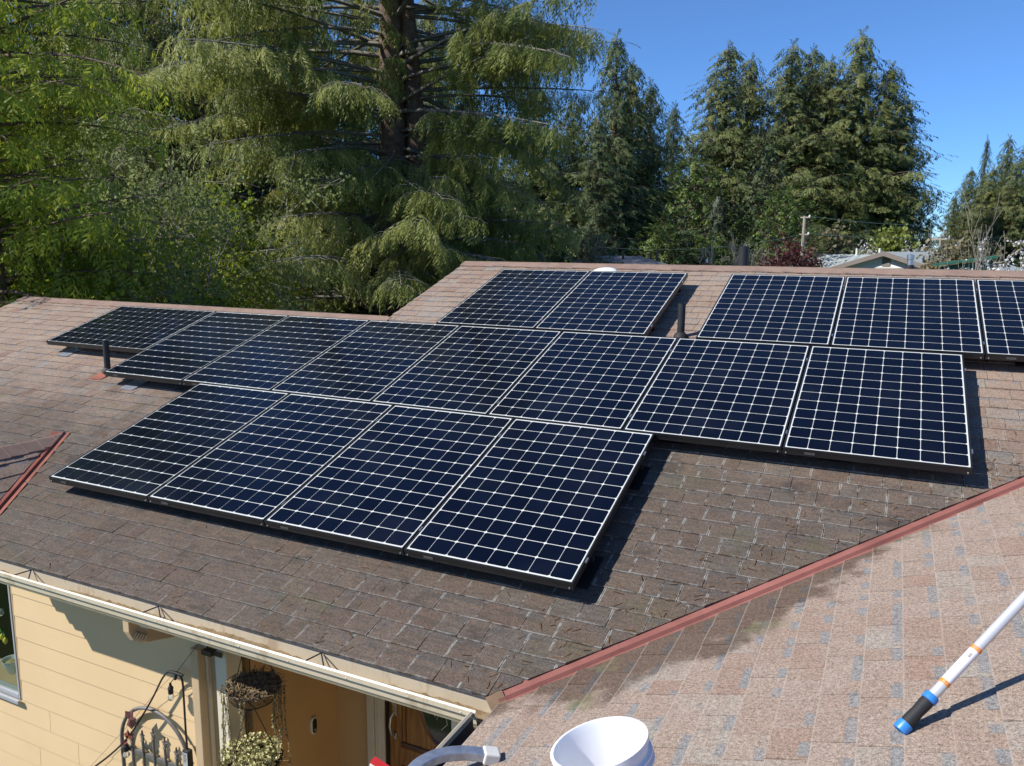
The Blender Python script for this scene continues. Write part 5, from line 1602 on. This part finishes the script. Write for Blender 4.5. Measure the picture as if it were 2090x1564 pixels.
shrub(1626, 500, 30, M_F_RED, "dark red Japanese maple behind the ridge", "red_maple", 61, 3, .17, .20, spread=.95, upw=.1, cat="tree", half=66, levels=4)
shrub(1530, 472, 36, M_F_OLIV, "bare twiggy tree behind the thick vent pipe", "bare_tree", 62, 1, .10, .15, .25, 5, spread=.55, upw=.5, cat="tree", half=55)
shrub(1205, 478, 26, M_F_OLIV, "bare brownish bush at the left end of the grey roof", "bare_bush", 63, 1, .16, .2, .7, 5, spread=.7, half=60)
shrub(1675, 480, 60, M_F_OLIV, "olive brown bush right of the utility pole", "olive_bush", 64, 3, .5, .4, spread=.8, tint0=.4, half=34)
shrub(1712, 490, 62, M_F_BLOS, "white blossoming bush behind the red maple", "blossom_bush", 65, 2, .15, .3, .9, spread=.8, T=TU_FLOW, half=40)
shrub(1770, 492, 64, M_F_BLOS, "white blossoming bush left of the lime tree", "blossom_bush", 66, 2, .15, .3, .9, spread=.8, T=TU_FLOW, half=34)
shrub(1818, 468, 70, M_F_LIME, "lime green young tree above the gabled house", "lime_tree", 67, 3, .6, .4, spread=.5, tint0=.5, cat="tree", half=26)
shrub(1862, 490, 68, M_F_BLOS, "thin blossoming tree right of the lime tree", "blossom_tree", 68, 1, .14, .3, .6, spread=.7, T=TU_FLOW, cat="tree", half=30)
shrub(1940, 492, 44, M_F_OLIV, "pale brown bush left of the green shed", "brown_bush", 69, 2, .36, .4, .9, spread=.8, tint0=.75, half=42)
shrub(1900, 500, 60, M_F_BLOS, "low blossoming bush under the far pole", "blossom_bush", 70, 2, .14, .3, .8, spread=.8, T=TU_FLOW, half=30)
shrub(1985, 500, 42, M_F_OLIV, "dry bush behind the green shed", "brown_bush", 71, 2, .3, .4, .7, spread=.8, tint0=.6, half=40)
shrub(2075, 486, 19, M_F_BLOS, "dense white blossoming tree at the right edge", "blossom_tree", 72, 3, .09, .14, .9, 4, spread=.9, upw=.05, T=TU_FLOW, cat="tree", half=105)
shrub(2020, 390, 17, M_F_BLOS, "nearly bare branching tree with few white blossoms at right", "blossom_tree", 75, 1, .085, .04, .07, 4, spread=.6, upw=.25, T=TU_FLOW, cat="tree", stems=2, r0=.055, half=85)
shrub(1440, 500, 48, M_F_BRI, "low green bush left of the bare twiggy tree", "green_bush", 76, 3, .5, .4, spread=.8, half=34)
for i, (px_, tp_, dd_) in enumerate(((1000, 480, 34), (1100, 500, 32), (900, 520, 30), (700, 540, 28))):
    shrub(px_, tp_, dd_, M_F_DK, ("dark undergrowth bush right of the redwood trunk", "dark undergrowth bush near the grey roof", "dark undergrowth bush at the redwood foot", "dark undergrowth bush left of the redwood foot")[i], "undergrowth_bush", 80 + i, 3, .45, .4, spread=.9, tint0=.45, half=80)

# ------------------------------------------------------------------ neighbour houses, poles, shed
M_GRYR = simple("pale_green_shingles", (.26, .30, .29), .9, 0, .2, (.34, .37, .36), 1.5, .8, .3, 8); M_GABW = simple("white_lap_siding", (.74, .73, .68), .6); M_TRIMB = simple("brown_grey_trim", (.20, .165, .145), .6); M_GRY2 = simple("grey_roof", (.15, .155, .165), .85, 0, .2, (.12, .125, .13), 2)
M_SHED = simple("green_shed_paint", (.018, .115, .07), .5, 0, .4, (.014, .09, .055), 4); M_BRK = simple("chimney_brick", (.30, .11, .07), .9)
GD = 46.0
gpk = ground_at(1812, GD); gz = height_for(1812, 514, GD)
fw_ = np.array([gpk[0] - CAM[0], gpk[1] - CAM[1], 0]); fw_ /= np.linalg.norm(fw_); rq = math.radians(-28); fw_ = np.array([fw_[0] * math.cos(rq) - fw_[1] * math.sin(rq), fw_[0] * math.sin(rq) + fw_[1] * math.cos(rq), 0]); rt_ = np.array([fw_[1], -fw_[0], 0]); UPZ = np.array([0, 0, 1.0])
def nb(a, b, c): return gpk + rt_ * a + fw_ * b + UPZ * c
nh = empty("neighbour_house", gpk, "neighbour house with a white gable and pale shingle roof", "house")
hw, pit = 4.4, .30; ez = gz - hw * pit
mb = MB(); mb.prism([nb(-hw + .5, 0, 0), nb(hw - .5, 0, 0), nb(hw - .5, 0, ez + .05), nb(0, 0, gz - .2), nb(-hw + .5, 0, ez + .05)], fw_ * 9); nw_ = mb.build("wall", M_GABW, nh)
for k in range(9):
    zz_ = ez - .6 + k * .22; w_ = min(hw - .5, (gz - .25 - zz_) / pit)
    if w_ < .3: continue
    mb = MB(); mb.hexa([nb(-w_, -.03, zz_), nb(w_, -.03, zz_), nb(w_, 0, zz_), nb(-w_, 0, zz_), nb(-w_ + .3, -.005, zz_ + .215), nb(w_ - .3, -.005, zz_ + .215), nb(w_ - .3, 0, zz_ + .215), nb(-w_ + .3, 0, zz_ + .215)]); mb.build("siding_board", M_GABW, nw_)
for s_ in (-1, 1):
    mb = MB(); mb.hexa([nb(0, -.35, gz - .12), nb(s_ * hw, -.35, ez - .12), nb(s_ * hw, 9.4, ez - .12), nb(0, 9.4, gz - .12), nb(0, -.35, gz), nb(s_ * hw, -.35, ez), nb(s_ * hw, 9.4, ez), nb(0, 9.4, gz)]); mb.build("roof", M_GRYR, nh)
    mb = MB(); mb.hexa([nb(0, -.40, gz - .22), nb(s_ * hw, -.40, ez - .22), nb(s_ * hw, -.355, ez - .22), nb(0, -.355, gz - .22), nb(0, -.40, gz + .02), nb(s_ * hw, -.40, ez + .02), nb(s_ * hw, -.355, ez + .02), nb(0, -.355, gz + .02)]); mb.build("rake_board", M_TRIMB, nh)
mb = MB(); mb.box(-.22, .22, 0, .03, -.0, .45, lambda a, b, c: nb(a, -.06 + b, gz - .75 + c)); mb.build("gable_vent", M_TRIMB, nh)
wz = height_for(1690, 519, GD + 3); wl = 9.5
for s_, (b0_, b1_) in ((-1, (0.0, 4.2)), (1, (4.2, 8.4))):
    za, zb2 = (wz - 4.2 * pit, wz) if s_ < 0 else (wz, wz - 4.2 * pit)
    mb = MB(); mb.hexa([nb(-wl, b0_, za - .1), nb(-.5, b0_, za - .1), nb(-.5, b1_, zb2 - .1), nb(-wl, b1_, zb2 - .1), nb(-wl, b0_, za), nb(-.5, b0_, za), nb(-.5, b1_, zb2), nb(-wl, b1_, zb2)]); mb.build("roof", M_GRYR, nh)
mb = MB(); mb.box(-wl + .4, -hw + .5, .6, 8, 0, wz - 4.2 * pit + .1, nb); mb.build("wing_wall", M_GABW, nh)
for a_ in (-4.0, -2.6):
    mb = MB(); mb.lathe([(.06, -.2), (.06, .35), (.0, .36)], nb(a_, 4.0, wz), 10); mb.build("roof_vent", M_WHITE, nh, 40)


def low_house(px, dist, top, half, depth, label, mat, vents=()):
    g = ground_at(px, dist); zt_ = height_for(px, top, dist)
    f_ = np.array([g[0] - CAM[0], g[1] - CAM[1], 0]); f_ /= np.linalg.norm(f_); r_ = np.array([f_[1], -f_[0], 0])
    q = lambda a, b, c: g + r_ * a + f_ * b + UPZ * c
    e = empty("neighbour_house", g, label, "house"); ez_ = zt_ - depth * .25
    mb = MB(); mb.box(-half + .4, half - .4, .4, 2 * depth - .4, 0, ez_ + .02, q); mb.build("wall", M_GABW, e)
    hip = depth * .9
    for poly in (((-half, 0, ez_), (half, 0, ez_), (half - hip, depth, zt_), (-half + hip, depth, zt_)), ((half, 2 * depth, ez_), (-half, 2 * depth, ez_), (-half + hip, depth, zt_), (half - hip, depth, zt_)),
                 ((half, 0, ez_), (half, 2 * depth, ez_), (half - hip, depth, zt_)), ((-half, 2 * depth, ez_), (-half, 0, ez_), (-half + hip, depth, zt_))):
        mb = MB(); mb.prism([q(*p_) - UPZ * .1 for p_ in poly], UPZ * .1); mb.build("roof", mat, e)
    for (vx, vh) in vents:
        mb = MB(); mb.lathe([(.05, -.15), (.05, vh), (.0, vh + .01)], q(vx, depth * .85, zt_ - depth * .15 * .25), 10); mb.build("vent_pipe", M_PIPE, e, 40)
    return e, q


low_house(1262, 30, 524, 3.6, 3.0, "low grey roofed house left of the ridge pipes", M_GRY2, ((.2, .35), (1.3, .3), (1.55, .4)))
low_house(1925, 66, 529, 6.5, 4.0, "grey roofed house right of the white gable", M_GRY2, ((-1.5, .5),))
# brick chimney peeping over the ridge
cp = ground_at(1443, 26); ch_ = height_for(1443, 536, 26)
e = empty("brick_chimney", cp, "small brick chimney tip showing over the ridge", "chimney")
mb = MB(); mb.box(-.11, .11, -.11, .11, 0, ch_, lambda a, b, c: cp + np.array([a, b, c])); mb.build("stack", M_BRK, e, bevel=.01)
mb = MB(); mb.lathe([(.05, 0), (.05, .1), (0, .1)], cp + UPZ * ch_, 8); mb.build("flue", M_ALU, e, 40)
# green shed
sg = ground_at(1968, 34); sz = height_for(1990, 525, 34)
sf = np.array([sg[0] - CAM[0], sg[1] - CAM[1], 0]); sf /= np.linalg.norm(sf); sr = np.array([sf[1], -sf[0], 0])
sq = lambda a, b, c: sg + sr * a + sf * b + UPZ * c
e = empty("garden_shed", sg, "green painted shed behind blossoming branches at right", "shed")
mb = MB(); mb.prism([sq(-.75, 0, 0), sq(.95, 0, 0), sq(.95, 0, sz - .12), sq(-.75, 0, sz - .40)], sf * 2.2); swl = mb.build("wall", M_SHED, e)
for k in range(3):
    mb = MB(); mb.box(-.73, .93, -.012, -.001, sz - .62 - k * .15, sz - .49 - k * .15, sq); mb.build("siding_board", M_SHED, swl)
mb = MB(); mb.hexa([sq(-.95, -.25, sz - .36), sq(1.1, -.25, sz - .02), sq(1.1, 2.4, sz - .02), sq(-.95, 2.4, sz - .36), sq(-.95, -.25, sz - .28), sq(1.1, -.25, sz + .06), sq(1.1, 2.4, sz + .06), sq(-.95, 2.4, sz - .28)]); mb.build("roof", M_SHED, e)
# utility poles and wires
M_POLEW = simple("weathered_pole", (.36, .31, .26), .9, 0, .1, (.27, .23, .19), 4); M_WIRE = simple("green_grey_wire", (.10, .14, .12), .6)
up = ground_at(1638, 48); uz = height_for(1640, 441, 48)
e = empty("utility_pole", up, "wooden utility pole in front of the dark redwoods", "utility pole")
mb = MB(); mb.tube([up, up + UPZ * uz * .5, up + UPZ * uz], [.13, .11, .085], 10); mb.build("pole", M_POLEW, e, 60)
for zz_ in (uz - .08, uz - 1.02):
    mb = MB(); mb.tube([up + rt_ * -.25 + UPZ * zz_, up + rt_ * .35 + UPZ * zz_], 0, sq=(.035, .035)); mb.build("bracket", M_POLEW, e)
    mb = MB(); mb.lathe([(.05, 0), (.06, .05), (.03, .12), (0, .13)], up + rt_ * .3 + UPZ * zz_, 8); mb.build("insulator", M_WHITE, e, 40)
up2 = ground_at(1918, 90); uz2 = height_for(1918, 478, 90)
e2 = empty("utility_pole", up2, "far utility pole with a crossarm by the right edge trees", "utility pole")
mb = MB(); mb.tube([up2, up2 + UPZ * uz2], [.16, .11], 8); mb.build("pole", M_POLEW, e2, 60)
mb = MB(); mb.tube([up2 - rt_ * .9 + UPZ * (uz2 - .5), up2 + rt_ * .9 + UPZ * (uz2 - .5)], 0, sq=(.07, .07)); mb.build("crossarm", M_POLEW, e2)
for a_ in (-.8, .8):
    mb = MB(); mb.lathe([(.05, 0), (.06, .15), (0, .3)], up2 + rt_ * a_ + UPZ * (uz2 - .43), 8); mb.build("insulator", M_WHITE, e2, 40)
def wire(a, b, sag, label, r=.016):
    P_ = [a * (1 - t) + b * t - UPZ * sag * 4 * t * (1 - t) for t in np.linspace(0, 1, 14)]
    mb = MB(); mb.tube(P_, r, 5); tag(mb.build("power_line", M_WIRE, None, 60), label, "cable", "overhead wires")
w1 = ground_at(1850, 60); wz1 = height_for(1850, 453, 60); w2z = height_for(1850, 480, 60)
wire(up + rt_ * .3 + UPZ * (uz - .02), w1 + (w1 - up) * .6 + UPZ * wz1, .2, "upper overhead wire running right from the utility pole")
wire(up + rt_ * .3 + UPZ * (uz - .98), w1 + (w1 - up) * .6 + UPZ * w2z, .15, "lower overhead wire running right from the utility pole")
w3 = ground_at(1180, 40)
wire(up + UPZ * (uz - 1.0), w3 + UPZ * (height_for(1180, 500, 40)), .5, "overhead wire sagging left from the utility pole towards the grey roof", .012)
